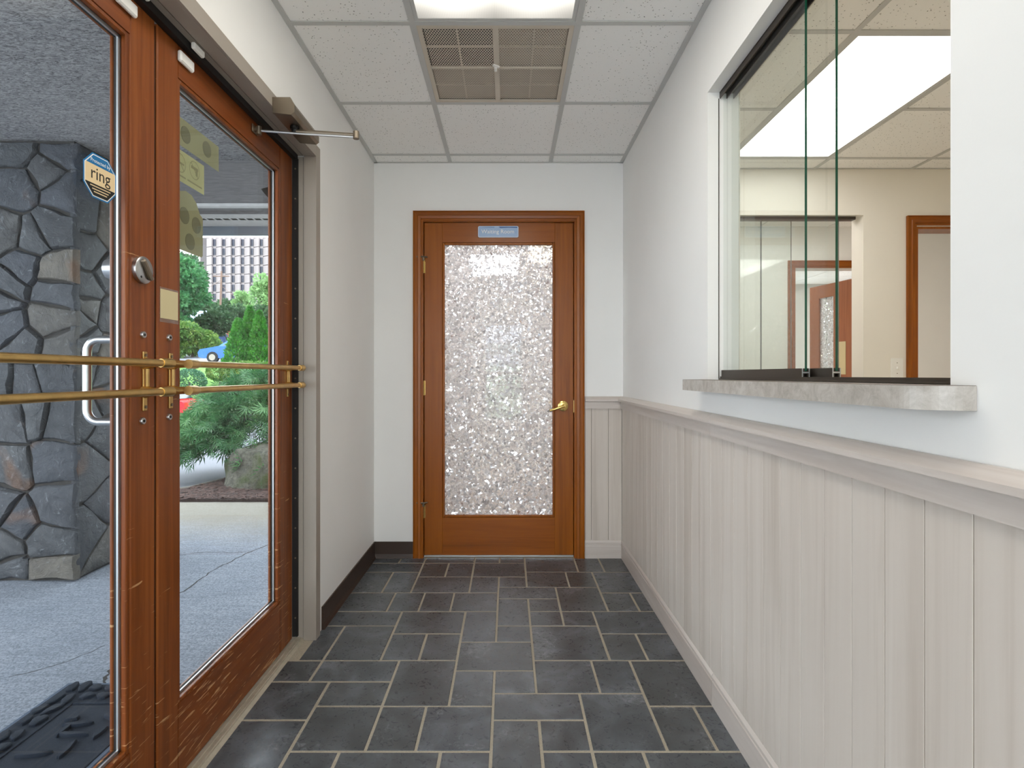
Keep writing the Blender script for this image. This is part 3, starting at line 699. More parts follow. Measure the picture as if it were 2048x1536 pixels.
# sign backs seen through the right leaf
xo = -.9293
def circ(y, z, r, x, nm, mat, par, n=22): return build(nm, MB().tube([(x-.0003, y, z), (x+.0004, y, z)], r, n), mat, par)
a1 = build('sign_back', MB().box(xo-.0006, 1.525, 1.766, xo, 1.783, 1.846), M['olive'], d2, label='long olive back of a sign with two round adhesive pads')
circ(1.600, 1.806, .024, xo+.0003, 'adhesive_pad', M['olived'], a1); circ(1.713, 1.810, .024, xo+.0003, 'adhesive_pad', M['olived'], a1)
a2 = build('sign_back', MB().box(xo-.0006, 1.525, 1.664, xo, 1.697, 1.753), M['olive2'], d2, label='pale olive back of a sticker with two struck-through circles')
def ring(y, z, r, par):
    m_ = MB(); n = 24; t_ = .0022
    for k in range(n):
        a, b = 2*PI*k/n, 2*PI*(k+1)/n
        m_.add([(xo+.0004, y+math.cos(q)*rr_, z+math.sin(q)*rr_) for q, rr_ in ((a, r), (b, r), (b, r-t_), (a, r-t_))], [(0, 1, 2, 3)])
    for s in (1,):
        d = r-.001; m_.add([(xo+.0004, y-d*.7-.0015, z+d*.7), (xo+.0004, y-d*.7+.0015, z+d*.7+.001), (xo+.0004, y+d*.7+.0015, z-d*.7), (xo+.0004, y+d*.7-.0015, z-d*.7-.001)], [(0, 1, 2, 3)])
    build('prohibition_ring', m_, M['olivem'], par)
ring(1.573, 1.716, .027, a2); ring(1.645, 1.720, .027, a2)
build('symbol', MB().box(xo, 1.556, 1.713, xo+.0005, 1.592, 1.718), M['olivem'], a2)
build('symbol', MB().box(xo, 1.628, 1.722, xo+.0005, 1.664, 1.730).box(xo, 1.652, 1.706, xo+.0005, 1.661, 1.724), M['olivem'], a2)
build('fine_print', MB().box(xo, 1.54, 1.678, xo+.0005, 1.60, 1.682).box(xo, 1.61, 1.678, xo+.0005, 1.685, 1.682), M['olivem'], a2)
P3 = [(1.525, 1.470), (1.682, 1.470), (1.690, 1.476), (1.690, 1.588), (1.683, 1.594), (1.675, 1.597), (1.655, 1.626), (1.630, 1.642), (1.600, 1.645), (1.57, 1.635), (1.556, 1.618), (1.525, 1.610)]
a3 = build('sign_back', MB().prism(P3, 'x', xo-.0008, xo), M['olive'], d2, label='olive back of a notched sign with three round adhesive pads')
circ(1.594, 1.572, .024, xo+.0003, 'adhesive_pad', M['olived'], a3); circ(1.655, 1.560, .024, xo+.0003, 'adhesive_pad', M['olived'], a3); circ(1.622, 1.503, .024, xo+.0003, 'adhesive_pad', M['olived'], a3)

# door contact sensors
for nm, y, lab in (('door_sensor', 1.540, 'white two-piece alarm sensor on top rail of the right entrance door leaf'), ('door_sensor', 1.300, 'white two-piece alarm sensor at the very top left, on the left entrance door leaf')):
    t = thing(nm, (XD0, y, 1.985), lab, 'sensor', 'alarm sensors on the entrance doors')
    build('sensor_body', MB().box(XD0+.0005, y-.033, 1.968, XD0+.013, y+.033, 1.999, .004), M['white'], t)
    build('magnet', MB().box(-.874, y-.012, 2.014, -.862, y+.040, 2.033, .003), M['white'], t)
# door closer
t = thing('door_closer', (-.77, 2.02, 2.0), 'tarnished metal door closer with hinged arm above the right entrance door', 'door closer')
b_ = MB().prism([(-.8050, 2.060), (-.8050, 2.012), (-.742, 2.006), (-.732, 2.014), (-.732, 2.035), (-.746, 2.060)], 'y', 1.905, 2.150)
build('closer_body', b_, M['nickel'], t)
build('end_cap', MB().prism([(-.8050, 2.063), (-.8050, 2.010), (-.741, 2.003), (-.729, 2.012), (-.729, 2.037), (-.744, 2.063)], 'y', 1.895, 1.907), M['nickel'], t)
build('spindle', MB().tube([(-.768, 2.0, 2.01), (-.768, 2.0, 1.999), (-.768, 2.0, 1.998), (-.768, 2.0, 1.984)], [.016, .016, .011, .011], 12), M['black'], t)
ar = MB().tube([(-.768, 2.0, 1.990), (-.72, 2.004, 1.990), (-.552, 2.016, 1.986)], [.010, .009, .006], 8)
build('main_arm', ar, M['nickel'], t, smooth=True)
build('elbow', MB().tube([(-.552, 2.016, 1.972), (-.552, 2.016, 1.998)], .011, 12), M['nickel'], t)
build('forearm', MB().tube([(-.552, 2.018, 1.979), (-.72, 1.995, 1.979), (-.880, 1.966, 1.980)], [.0045, .0045, .0045], 8), M['chrome'], t, smooth=True)
build('arm_shoe', MB().box(-.8995, 1.944, 1.970, -.894, 1.988, 1.996, .001).tube([(-.882, 1.966, 1.966), (-.882, 1.966, 1.994)], .009, 10).box(-.896, 1.958, 1.976, -.882, 1.974, 1.986), M['nickel'], t)

# ================================================================ INNER DOOR
d3 = thing('door_3', (0, YB, 0), 'orange brown wood inner door with full crystal patterned glass and brass lever', 'door'); d3['kind'] = 'structure'
yf = YB+.012; yk = YB+.052
sx0, sx1 = -.512, .400; gx_0, gx_1, gz0, gz1 = -.389, .274, .255, 1.912
build('stile', MB().box(sx0, yf, .014, gx_0-.012, yk, 2.044, .002), M['oak_v'], d3)
build('stile', MB().box(gx_1+.012, yf, .014, sx1, yk, 2.044, .002), M['oak_v'], d3)
build('rail', MB().box(gx_0-.012, yf+.0005, .014, gx_1+.012, yk, gz0-.012), M['oak_h'], d3)
build('rail', MB().box(gx_0-.012, yf+.0005, gz1+.012, gx_1+.012, yk, 2.044), M['oak_h'], d3)
bd = MB()
for a, b, c_, d in ((gx_0-.012, gx_0+.001, gz0-.012, gz1+.012), (gx_1-.001, gx_1+.012, gz0-.012, gz1+.012)): bd.box(a, yf+.004, c_, b, yk-.003, d, .003)
for c_, d in ((gz0-.012, gz0+.001), (gz1-.001, gz1+.012)): bd.box(gx_0+.001, yf+.004, c_, gx_1-.001, yk-.003, d, .003)
build('glazing_bead', bd, M['oak_v'], d3)
build('glass', MB().box(gx_0-.004, yf+.0175, gz0-.004, gx_1+.004, yf+.0205, gz1+.004), M['film'], d3, label='light-catching crystal patterned glass')
# casing with stepped profile
def casing(x0, x1, zt, yw, par_name, label, s=-1, w_=.060, parent=None, wall2=None):
    # x0/x1 opening edges; casing outside of them; yw wall face; s=-1 faces -Y
    steps = [(0, .010), (.012, .010), (.014, .016), (.030, .018), (.034, .013), (.052, .013), (.056, .018), (w_, .018), (w_, 0), (0, 0)]
    m_ = MB()
    def sweep(pairs):   # pairs: function (offset, depth)-> 3D at each corner
        n = len(steps); rows = []
        for f in pairs:
            rows.append([f(o_, d_) for o_, d_ in steps])
        o = len(m_.v); vs_ = [p for r in rows for p in r]; fs_ = []
        for i in range(len(rows)-1):
            for k in range(n): fs_.append((i*n+k, i*n+(k+1) % n, (i+1)*n+(k+1) % n, (i+1)*n+k))
        fs_.append(tuple(range(n))); fs_.append(tuple((len(rows)-1)*n+k for k in range(n))[::-1]); m_.add(vs_, fs_)
    A = lambda o_, d_: (x0-o_, yw+s*d_, 0.0); B = lambda o_, d_: (x0-o_, yw+s*d_, zt+o_)
    Cc = lambda o_, d_: (x1+o_, yw+s*d_, zt+o_); D = lambda o_, d_: (x1+o_, yw+s*d_, 0.0)
    sweep([A, B]); l_ = m_; o = struct(par_name, l_, M['oak_v'], label)
    m_ = MB(); sweep([Cc, D]); build('casing', m_, M['oak_v'], o)
    m_ = MB(); sweep([B, Cc]); build('head_casing', m_, M['oak_h'], o)
    return o
cs = casing(-.516, .404, 2.050, YB, 'trim_7', 'orange brown wood casing around the inner door')
build('jamb', MB().box(-.545, YB, 0, -.515, YB+.12, 2.062).box(.403, YB, 0, .435, YB+.12, 2.062).box(-.515, YB, 2.046, .403, YB+.12, 2.062), M['oak_v'], cs)
build('door_stop', MB().box(-.515, yk+.002, 0, -.503, yk+.03, 2.046).box(.391, yk+.002, 0, .403, yk+.03, 2.046), M['oak_v'], cs)
for z in (1.780, 1.035, .285):
    h_ = build('hinge', MB().tube([(-.514, yf-.004, z-.045), (-.514, yf-.004, z+.045)], .0055, 8).box(-.520, yf-.001, z-.044, -.505, yf+.002, z+.044), M['brass2'], d3, smooth=True, label='brass hinge')
    if z != 1.035:
        build('hinge_stop', MB().tube([(-.556, yf-.022, z+.052), (-.505, yf-.024, z+.052), (-.492, yf-.010, z+.052)], .0052, 6).tube([(-.514, yf-.02, z+.03), (-.514, yf-.02, z+.056)], .008, 8).tube([(-.562, yf-.016, z+.052), (-.552, yf-.016, z+.052)], .009, 8), M['nickel'], h_)
hx, hz = .336, .925
lv = build('lever_handle', MB().tube([(hx, yf+.001, hz), (hx, yf-.008, hz), (hx, yf-.012, hz)], [.031, .031, .022], 28).tube([(hx, yf-.010, hz), (hx, yf-.045, hz)], [.012, .010], 14), M['brass2'], d3, smooth=True, label='brass lever handle on a round rose')
build('lever', MB().tube([(hx+.004, yf-.046, hz+.002), (hx-.02, yf-.050, hz-.006), (hx-.055, yf-.050, hz-.018), (hx-.085, yf-.046, hz-.026)], [.010, .009, .0075, .0065], 12), M['brass2'], lv, smooth=True)
build('lever_tip', MB().tube([(hx-.083, yf-.046, hz-.0255), (hx-.092, yf-.044, hz-.028)], [.0072, .0062], 10), M['chrome'], lv)
build('strike_plate', MB().box(.4005, yf-.001, .885, .4032, yf+.03, .96), M['brass'], d3)
build('door_sweep', MB().box(sx0, yf-.003, .004, sx1, yf+.003, .013), M['alum'], d3, label='bright metal sweep under the door')
# sign: Waiting Room
sg0, sg1, sz0, sz1 = -.183, .064, 1.953, 2.023
def rrect(x0, x1, z0, z1, r, n=5):
    P = []
    for cx_, cz_, a0 in ((x1-r, z1-r, 0), (x0+r, z1-r, PI/2), (x0+r, z0+r, PI), (x1-r, z0+r, 1.5*PI)):
        for k in range(n+1): t = a0+PI/2*k/n; P.append((cx_+r*math.cos(t), cz_+r*math.sin(t)))
    return P
sg = build('door_sign', MB().prism(rrect(sg0, sg1, sz0, sz1, .010), 'y', yf-.006, yf-.0002), M['signrim'], d3, label='pale blue plastic sign reading Waiting Room')
build('sign_face', MB().prism(rrect(sg0+.005, sg1-.005, sz0+.005, sz1-.003, .007), 'y', yf-.0066, yf-.006), M['signblue'], sg)
build('sign_band', MB().prism([(sg0+.008, sz1-.006), (sg0+.10, sz1-.006), (sg0+.10, sz1-.009), (sg0+.05, sz1-.008)], 'y', yf-.0072, yf-.0066).prism([(sg0+.125, sz1-.004), (sg1-.007, sz1-.004), (sg1-.007, sz1-.012), (sg0+.19, sz1-.010), (sg0+.135, sz1-.012)], 'y', yf-.0072, yf-.0066), M['signdark'], sg)
def serif(txt, size):    # thick-thin lettering with small serifs from the built-in font
    t = text_mb(txt, size, .0003); return t
t_ = serif('Waiting Room', .034); t_.v = [(-.062+p[0]*1.0, yf-.0070-p[2]*.5, 1.988+p[1]) for p in t_.v]; build('lettering', t_, M['white'], sg)

# ================================================================ RECEPTION WINDOW
w1 = struct('window_1', MB().box(.738, WY0, 1.0985, .812, WY1, 1.103).box(.744, WY0, 1.103, .747, WY1, 1.109).box(.772, WY0, 1.103, .775, WY1, 1.109).box(.800, WY0, 1.103, .803, WY1, 1.109), M['bronze'], 'dark bronze sliding track of the reception window')
build('head_track', MB().box(.742, WY0, WZ1-.022, .745, WY1, WZ1).box(.766, WY0, WZ1-.022, .769, WY1, WZ1).box(.790, WY0, WZ1-.022, .793, WY1, WZ1).box(.742, WY0, WZ1-.003, .793, WY1, WZ1), M['bronze'], w1)
build('jamb_line', MB().box(.738, WY1-.002, 1.103, .7405, WY1+.0005, WZ1-.022), M['bronze'], w1)
def pane(x, y0, label):
    t = thing('sliding_glass_pane', (x, (y0+WY1)/2, 1.106), label, 'glass pane', 'sliding panes of the reception window')
    y1 = WY1-.003
    z0, z1 = 1.124, WZ1-.006
    build('glass', MB().box(x-.0028, y0+.0008, z0, x+.0028, y1, z1), M['glass2'], t)
    build('polished_edge', MB().box(x-.0028, y0, z0, x+.0028, y0+.0007, z1), M['glass_edge'], t, label='dark green glass edge')
    build('bottom_rail', MB().box(x-.0095, y0+.001, 1.104, x-.004, y1, 1.131).box(x+.004, y0+.001, 1.104, x+.0095, y1, 1.131).box(x-.004, y0+.001, 1.117, x+.004, y1, 1.1235), M['bronze'], t)
    build('rail_end', MB().box(x-.0098, y0, 1.104, x-.0075, y0+.0012, 1.131).box(x+.0075, y0, 1.104, x+.0098, y0+.0012, 1.131).box(x-.0075, y0, 1.1185, x+.0075, y0+.0012, 1.122), M['alum'], t)
pane(.757, 1.410, 'sliding glass pane of the reception window closest to the lobby, left green edge')
pane(.786, 1.327, 'sliding glass pane behind the first one, right green edge')
# counter
cn = [(.655, 1.993), (.627, 1.993)]
for k in range(11): a = PI+PI/2*k/10; cn.append((.627+.062+.062*math.cos(a), .890+.062*math.sin(a)))
cn += [(.6995, .828), (.6995, WY0+.002), (.812, WY0+.002), (.812, .60), (1.12, .60), (1.12, 2.2), (.812, 2.2), (.812, WY1-.002), (.6995, WY1-.002), (.6995, 1.993)]
mm = MB().prism(cn, 'z', 1.0605, 1.0975)
ct = tag(build('counter_ledge', mm, M['laminate'], origin=(.66, 1.36, 1.06)), 'mottled grey laminate counter ledge under the reception window', 'counter')
build('top_edge', MB().prism([(.6995, 1.992), (.6275, 1.992)]+[(p[0]+.0005, p[1]+.0005) for p in cn[2:13]]+[(.6995, .829)], 'z', 1.0975, 1.0982), plain('edge_line', srgb(112, 98, 86), .5), ct)

# ================================================================ OFFICE BEHIND THE WINDOW
OX0, OX1, OY0, OY1 = .81, 3.9, -.6, 3.48
struct('floor_office', MB().box(OX0, OY0, -.05, OX1, OY1+.06, 0), M['carpet'], 'grey carpet of the office')
W2 = (.98, 2.229, 1.06, 2.117); D4 = (2.556, 3.40, 0, 2.045)
struct('wall_office_back', wall_mb('y', OY1, OY1+.12, OX0, OX1, 0, H+.2, [W2, D4]), M['wall_warm'], 'office wall with second window and doorway')
struct('wall_office_right', MB().box(OX1, OY0, 0, OX1+.1, OY1+.12, H+.2), M['wall_warm'])
struct('wall_office_front', MB().box(OX0, OY0-.1, 0, OX1, OY0, H+.2), M['wall_warm'])
struct('wall_office_left', wall_mb('x', .8105, .8145, OY0, OY1, 0, H+.1, [(WY0, WY1, WZ0, WZ1)]), M['wall_warm'])
oc = struct('ceiling_office', MB().box(OX0, OY0, H+.12, OX1, OY1, H+.16), M['wall_warm'], 'suspended tile ceiling of the office')
ceiling_grid(oc, [1.31, 1.92, 2.53, 3.14, 3.75], [-.35, .26, .87, 1.48, 2.09, 2.70, 3.31], .815, OX1, OY0, OY1, [(1.31, 1.92, 2.09, 3.31), (2.53, 3.14, -.35, .87)])
# bars inside the light cell are skipped; the light itself
troffer(1.31, 1.92, 2.09, 3.31, 'bright white fluorescent ceiling light seen through the reception window', (1, .985, .95), LAMP['office'], LAMP['office']*.55)
troffer(2.53, 3.14, -.35, .87, 'fluorescent ceiling light added deep in the office as fill, out of view', (1, .97, .92), LAMP['office']*1.4, LAMP['office'])  # second office fixture, unseen, added to brighten the room
casing(2.556, 3.40, 2.050, OY1, 'trim_8', 'orange brown wood casing of the office doorway')
o = struct('trim_9', MB().box(2.556, OY1+.001, 0, 2.572, OY1+.119, 2.045).box(3.385, OY1+.001, 0, 3.40, OY1+.119, 2.045).box(2.572, OY1+.001, 2.030, 3.385, OY1+.119, 2.045), M['oak_v'], 'wood jamb lining of the office doorway')
w2 = struct('window_2', MB().box(W2[0], OY1+.03, 2.098, W2[1]-.03, OY1+.075, 2.1165), M['bronze'], 'dark bronze head track of the second office window')
build('bottom_track', MB().box(W2[0], OY1+.02, 1.06, W2[1], OY1+.085, 1.09), M['bronze'], w2)
for i, (a, b, yy) in enumerate(((1.0, 1.60, .036), (1.30, 1.80, .050), (1.50, 2.02, .050), (1.62, 2.11, .064))):
    if i == 2: continue
    build('sliding_pane', MB().box(a, OY1+yy, 1.09, b, OY1+yy+.005, 2.10), M['glass2'], w2)
    build('pane_edge', MB().box(b, OY1+yy, 1.09, b+.003, OY1+yy+.005, 2.10).box(a-.003, OY1+yy, 1.09, a, OY1+yy+.005, 2.10), plain('grey_edge', srgb(110, 112, 106), .3), w2)
t = thing('light_switch', (2.436, OY1, 1.157), 'white light switch plate on the office wall beside the doorway', 'light switch')
build('plate', MB().box(2.397, OY1-.006, 1.094, 2.475, OY1-.0002, 1.220, .002), M['white'], t)
build('toggle', MB().box(2.431, OY1-.018, 1.150, 2.441, OY1-.006, 1.166, .002), M['white'], t)
for z in (1.190, 1.124): build('screw', MB().tube([(2.436, OY1-.0055, z), (2.436, OY1-.0072, z)], .003, 8), M['nickel'], t)

# ================================================================ WAITING ROOM BEYOND
WY = 4.86
struct('floor_waiting', MB().box(XL, YB+.06, -.05, 4.6, 8.1, 0), M['carpet'], 'grey carpet of the waiting room')
struct('wall_waiting_divider', wall_mb('y', WY, WY+.11, XL, 4.6, 0, H+.2, [(-.33, .52, 0, H+.2), (2.512, 3.37, 0, 2.045)]), M['wall'], 'white wall between hall and waiting room')
struct('wall_waiting_right', MB().box(4.6, 3.5, 0, 4.7, 8.1, H+.2), M['wall'])
struct('wall_waiting_back', wall_mb('y', 8.0, 8.12, XL, 4.6, 0, H+.2, [(-.34, .22, .45, 1.85), (2.9, 4.1, .9, 2.0)]), M['wall'])
struct('wall_hall_end', MB().box(OX1, OY1+.12, 0, OX1+.1, WY, H+.2), M['wall'])
wc = struct('ceiling_waiting', MB().box(XL, YB+.12, H+.05, 4.6, 8.0, H+.10), M['wall'], 'tile ceiling beyond the inner door')
for i in range(9):
    for j in range(7):
        x_, y_ = XL+.6*i, 3.61+.61*j
        if x_ > 4.5 or y_ > 7.9: continue
        build('ceiling_tile', MB().box(x_+.006, y_+.006, H, min(x_+.594, 4.6), min(y_+.604, 7.99), H+.012), M['ctile'], wc)
def panel_light(x0, x1, y0, y1, label, col, s):
    t = thing('ceiling_light', ((x0+x1)/2, (y0+y1)/2, H), label, 'ceiling light')
    build('frame', MB().box(x0, y0, H-.010, x1, y1, H-.001), M['gridbar'], t)
    build('diffuser', MB().box(x0+.02, y0+.02, H-.016, x1-.02, y1-.02, H-.0101), emit('panel_glow', col, s), t)
panel_light(-.46, .14, 5.9, 7.1, 'ceiling light blurred through the top of the patterned door glass', (1, .98, .94), LAMP['waiting']*1.6)
panel_light(.20, .60, 5.35, 6.3, 'warm ceiling light blurred at the top right of the patterned door glass', (1, .84, .58), LAMP['waiting'])
panel_light(1.9, 2.5, 3.75, 4.35, 'unseen ceiling light added to brighten the hall behind the second office window', (1, .97, .92), LAMP['waiting']*1.7)  # unseen panel added to raise the hall's brightness
panel_light(2.6, 3.8, 5.9, 6.5, 'unseen ceiling light added to brighten the room beyond the far open door', (1, .97, .92), LAMP['waiting']*1.7)  # added fill panel, hidden above the doorway
panel_light(-.35, .25, 3.75, 4.35, 'unseen ceiling light added just behind the patterned glass door, above its frame', (1, .97, .95), LAMP['waiting']*1.6)  # added fill panel that lights the film from behind, itself unseen
w3_ = struct('window_3', MB().box(-.36, 8.02, .43, -.32, 8.07, 1.87).box(.20, 8.02, .43, .24, 8.07, 1.87).box(-.32, 8.02, .43, .20, 8.07, .47).box(-.32, 8.02, 1.83, .20, 8.07, 1.87).box(-.32, 8.02, 1.12, .20, 8.07, 1.16), M['white'], 'bright far window blurred behind the patterned glass')
build('glass', MB().box(-.32, 8.04, .47, .20, 8.045, 1.83), glass('frosted', (.9, .93, .95), .3, .55), w3_)
casing(2.512, 3.37, 2.050, WY, 'trim_10', 'orange brown wood casing seen through the second office window', w_=.064)
d4 = thing('door_4', (3.36, WY+.06, 0), 'reddish brown open door seen through both reception windows', 'door'); d4['kind'] = 'structure'
ang = math.atan2(5.88-4.93, 3.19-3.36)
R4 = Matrix.Translation((3.36, 4.93, 0)) @ Matrix.Rotation(ang, 4, 'Z')
reddoor = wood('red_door_wood', srgb(128, 72, 44), srgb(154, 94, 60), srgb(170, 110, 72), 'z', 0)
build('slab', MB().box(0, -.02, .015, .60, .02, 2.03).box(.80, -.02, .015, .93, .02, 2.03).box(.60, -.02, .015, .80, .02, .25).box(.60, -.02, 1.9, .80, .02, 2.03).xform(R4), reddoor, d4)
build('glass', MB().box(.60, -.004, .25, .80, .004, 1.9).xform(R4), M['film'], d4)  # narrow lite stands in for the film door's reflection in the panes
build('push_plate', MB().box(.44, .020, 1.12, .54, .024, 1.44).box(.44, -.024, 1.12, .54, -.020, 1.44).xform(R4), M['paper'], d4, label='cream push plate')
# an open door leaf inside the waiting room, giving the dark band in the right of the patterned glass
d5 = thing('door_5', (.50, WY+.1, 0), 'brown door standing open behind the patterned glass', 'door'); d5['kind'] = 'structure'
build('slab', MB().box(.46, WY+.12, .015, .50, WY+.95, 2.03, .002), M['oak_v'], d5)

# ================================================================ OUTSIDE
GZ = -.02
slab = struct('entrance_slab', MB().box(-9, -4, -.2, EX-.001, 4.955, GZ), M['concrete'], 'broom finished concrete walk under the canopy')
def ribbon(pts, w_):
    m_ = MB(); pts = [Vector(p) for p in pts]; L_, R__ = [], []
    for i, p in enumerate(pts):
        d = (pts[min(i+1, len(pts)-1)]-pts[max(0, i-1)]).normalized(); n = Vector((-d.y, d.x, 0)); ww = w_*random.uniform(.4, 1.3)
        L_.append(p+n*ww); R__.append(p-n*ww)
    m_.add(L_+R__, [(i, i+1, len(pts)+i+1, len(pts)+i) for i in range(len(pts)-1)]); return m_
def gp(px, py, z=GZ):
    Y = F*(EYE-z)/(py-CY); return Vector(((px-CX)/F*Y, Y, z+.0006))
def crack(kpts, w_):
    out = []
    for a, b in zip(kpts, kpts[1:]):
        for k in range(6): out.append(a.lerp(b, k/6)+Vector((random.uniform(-.008, .008), random.uniform(-.012, .012), 0)))
    out.append(kpts[-1]); return ribbon(out, w_)
build('crack', crack([gp(345, 1192), gp(372, 1180), gp(420, 1145), gp(470, 1118), gp(500, 1104), gp(560, 1080)], .004), M['crack'], slab)
build('crack', crack([gp(350, 1112), gp(400, 1105), gp(470, 1105), gp(500, 1104)], .0025), M['crack'], slab)
build('crack', crack([gp(205, 1375), gp(222, 1340), gp(240, 1322), gp(300, 1290)], .006), M['crack'], slab)
build('crack', crack([gp(20, 1352), gp(120, 1330), gp(210, 1290)], .0015), M['crack'], slab)
# doormat
mt_ = thing('doormat', (-1.405, 1.66, GZ), 'dark blue black entrance mat with raised stone pattern on the concrete', 'doormat')
mx0, mx1, my0, my1 = -1.612, -1.196, 1.27, 2.035
build('rubber_border', MB().box(mx0, my0, GZ, mx1, my1, GZ+.006, .003), M['matrub'], mt_)
build('carpet_field', MB().box(mx0+.016, my0+.016, GZ+.004, mx1-.016, my1-.016, GZ+.009, .002), M['mat'], mt_)
def blob(cx_, cy_, rx, ry, rot, h0, h1, n=14):
    vs_, fs_ = [], []
    for lvl, (s_, z_) in enumerate(((1, h0), (.96, h0+(h1-h0)*.75), (.8, h1))):
        for k in range(n):
            t = 2*PI*k/n; q = 1+.10*math.sin(3*t+cx_*50)+.06*math.sin(5*t+cy_*31)
            a, b = rx*s_*q*math.cos(t), ry*s_*q*math.sin(t); vs_.append((cx_+a*math.cos(rot)-b*math.sin(rot), cy_+a*math.sin(rot)+b*math.cos(rot), z_))
    for l in range(2):
        for k in range(n): fs_.append((l*n+k, l*n+(k+1) % n, (l+1)*n+(k+1) % n, (l+1)*n+k))
    fs_.append(tuple(2*n+k for k in range(n))); return vs_, fs_
pb = MB(); y = my0+.06; i = 0
while y < my1-.03:
    for (cx_, rx) in ((mx0+.045, .019), (mx0+.088, .020)):
        pb.add(*blob(cx_+random.uniform(-.004, .004), y+random.uniform(-.01, .01), rx*random.uniform(.8, 1.05), random.uniform(.024, .036), random.uniform(-.5, .5), GZ+.008, GZ+.0185))
    y += .066; i += 1
for x in np.arange(mx0+.14, mx1-.02, .055):
    for yy in (my1-.045, my1-.095): pb.add(*blob(x+random.uniform(-.006, .006), yy, .023, .019, random.uniform(-.5, .5), GZ+.008, GZ+.0185))
tag(build('pebble_pattern', pb, M['mat'], mt_, smooth=True), kind='stuff')
build('raised_line', MB().box(mx0+.118, my0+.03, GZ+.008, mx0+.126, my1-.13, GZ+.013, .002).box(mx0+.118, my1-.14, GZ+.008, mx1-.03, my1-.132, GZ+.013, .002), M['mat'], mt_)
for (cx_, cy_, rx, ry, ro) in ((-1.42, 1.81, .022, .010, .3), (-1.38, 1.78, .045, .009, .15), (-1.36, 1.73, .05, .009, 0), (-1.40, 1.75, .008, .03, 0), (-1.40, 1.64, .05, .010, .2), (-1.32, 1.66, .01, .04, .1), (-1.42, 1.55, .045, .012, -.2), (-1.34, 1.52, .012, .05, .3), (-1.44, 1.44, .03, .03, 0), (-1.35, 1.40, .04, .012, 0), (-1.30, 1.82, .03, .012, -.3), (-1.28, 1.74, .012, .03, 0)):
    build('raised_motif', MB().add(*blob(cx_, cy_, rx, ry, ro, GZ+.008, GZ+.0195)), M['mat'], mt_, smooth=True)

# canopy
cp = struct('canopy', MB().box(-3.95, -1.4, 2.405, EX-.001, 3.35, 2.75), M['soffit'], 'rough grey plastered canopy over the entrance')
build('beam', MB().box(-3.95, 3.345, 2.134, EX-.001, 3.52, 2.75), M['beam'], cp)
build('beam_trim', MB().box(-3.95, 3.335, 2.128, EX-.001, 3.375, 2.146), M['soffit_white'], cp)
build('overhang_board', MB().box(-3.95, 3.52, 2.140, EX-.001, 3.835, 2.170), M['soffit_white'], cp)
vt = MB(); x = -3.9
while x < -1.0: vt.box(x, 3.640, 2.1385, x+.035, 3.672, 2.1402); x += .052
tag(build('vent_slots', vt, M['ink'], cp), kind='stuff')
build('fascia', MB().box(-3.95, 3.835, 2.085, EX-.001, 3.875, 2.36), M['fascia'], cp)
build('roof_deck', MB().box(-3.95, -1.4, 2.75, EX, 3.9, 2.80), M['fascia'], cp)
t = thing('floodlight', (-1.43, 3.30, 2.13), 'small dark outdoor floodlight hanging at the canopy beam, cut by the door stile', 'outdoor light')
build('shade', MB().tube([(-1.33, 3.22, 2.20), (-1.39, 3.22, 2.15)], [.022, .055], 14), M['ink'], t, smooth=True)
build('mount', MB().tube([(-1.33, 3.22, 2.20), (-1.32, 3.30, 2.24), (-1.32, 3.345, 2.24)], .012, 8).box(-1.35, 3.33, 2.20, -1.29, 3.345, 2.28), M['ink'], t)

# stone pillar: mortar core with every stone its own piece
PX1, PY0, PX0, PY1 = -2.395, 3.065, -3.60, 3.74
pil = thing('stone_pillar', ((PX0+PX1)/2, (PY0+PY1)/2, GZ), 'dark grey field stone pillar outside the left entrance door', 'pillar')
build('mortar_core', MB().box(PX0, PY0, GZ, PX1, PY1, 2.405), M['mortar'], pil)
def half(P, a, b, c_):
    out = []
    for i in range(len(P)):
        p, q = P[i], P[(i+1) % len(P)]; fp, fq = a*p[0]+b*p[1]-c_, a*q[0]+b*q[1]-c_
        if fp <= 0: out.append(p)
        if fp*fq < 0: t = fp/(fp-fq); out.append((p[0]+(q[0]-p[0])*t, p[1]+(q[1]-p[1])*t))
    return out
def cells(seeds, u0, u1, v0, v1):
    res = []
    for i, s in enumerate(seeds):
        P = [(u0, v0), (u1, v0), (u1, v1), (u0, v1)]
        for j, q in enumerate(seeds):
            if i == j or (s[0]-q[0])**2+(s[1]-q[1])**2 > 1.2: continue
            a, b = q[0]-s[0], q[1]-s[1]; c_ = (q[0]**2+q[1]**2-s[0]**2-s[1]**2)/2
            P = half(P, a, b, c_)
            if len(P) < 3: break
        if len(P) >= 3: res.append(P)
    return res
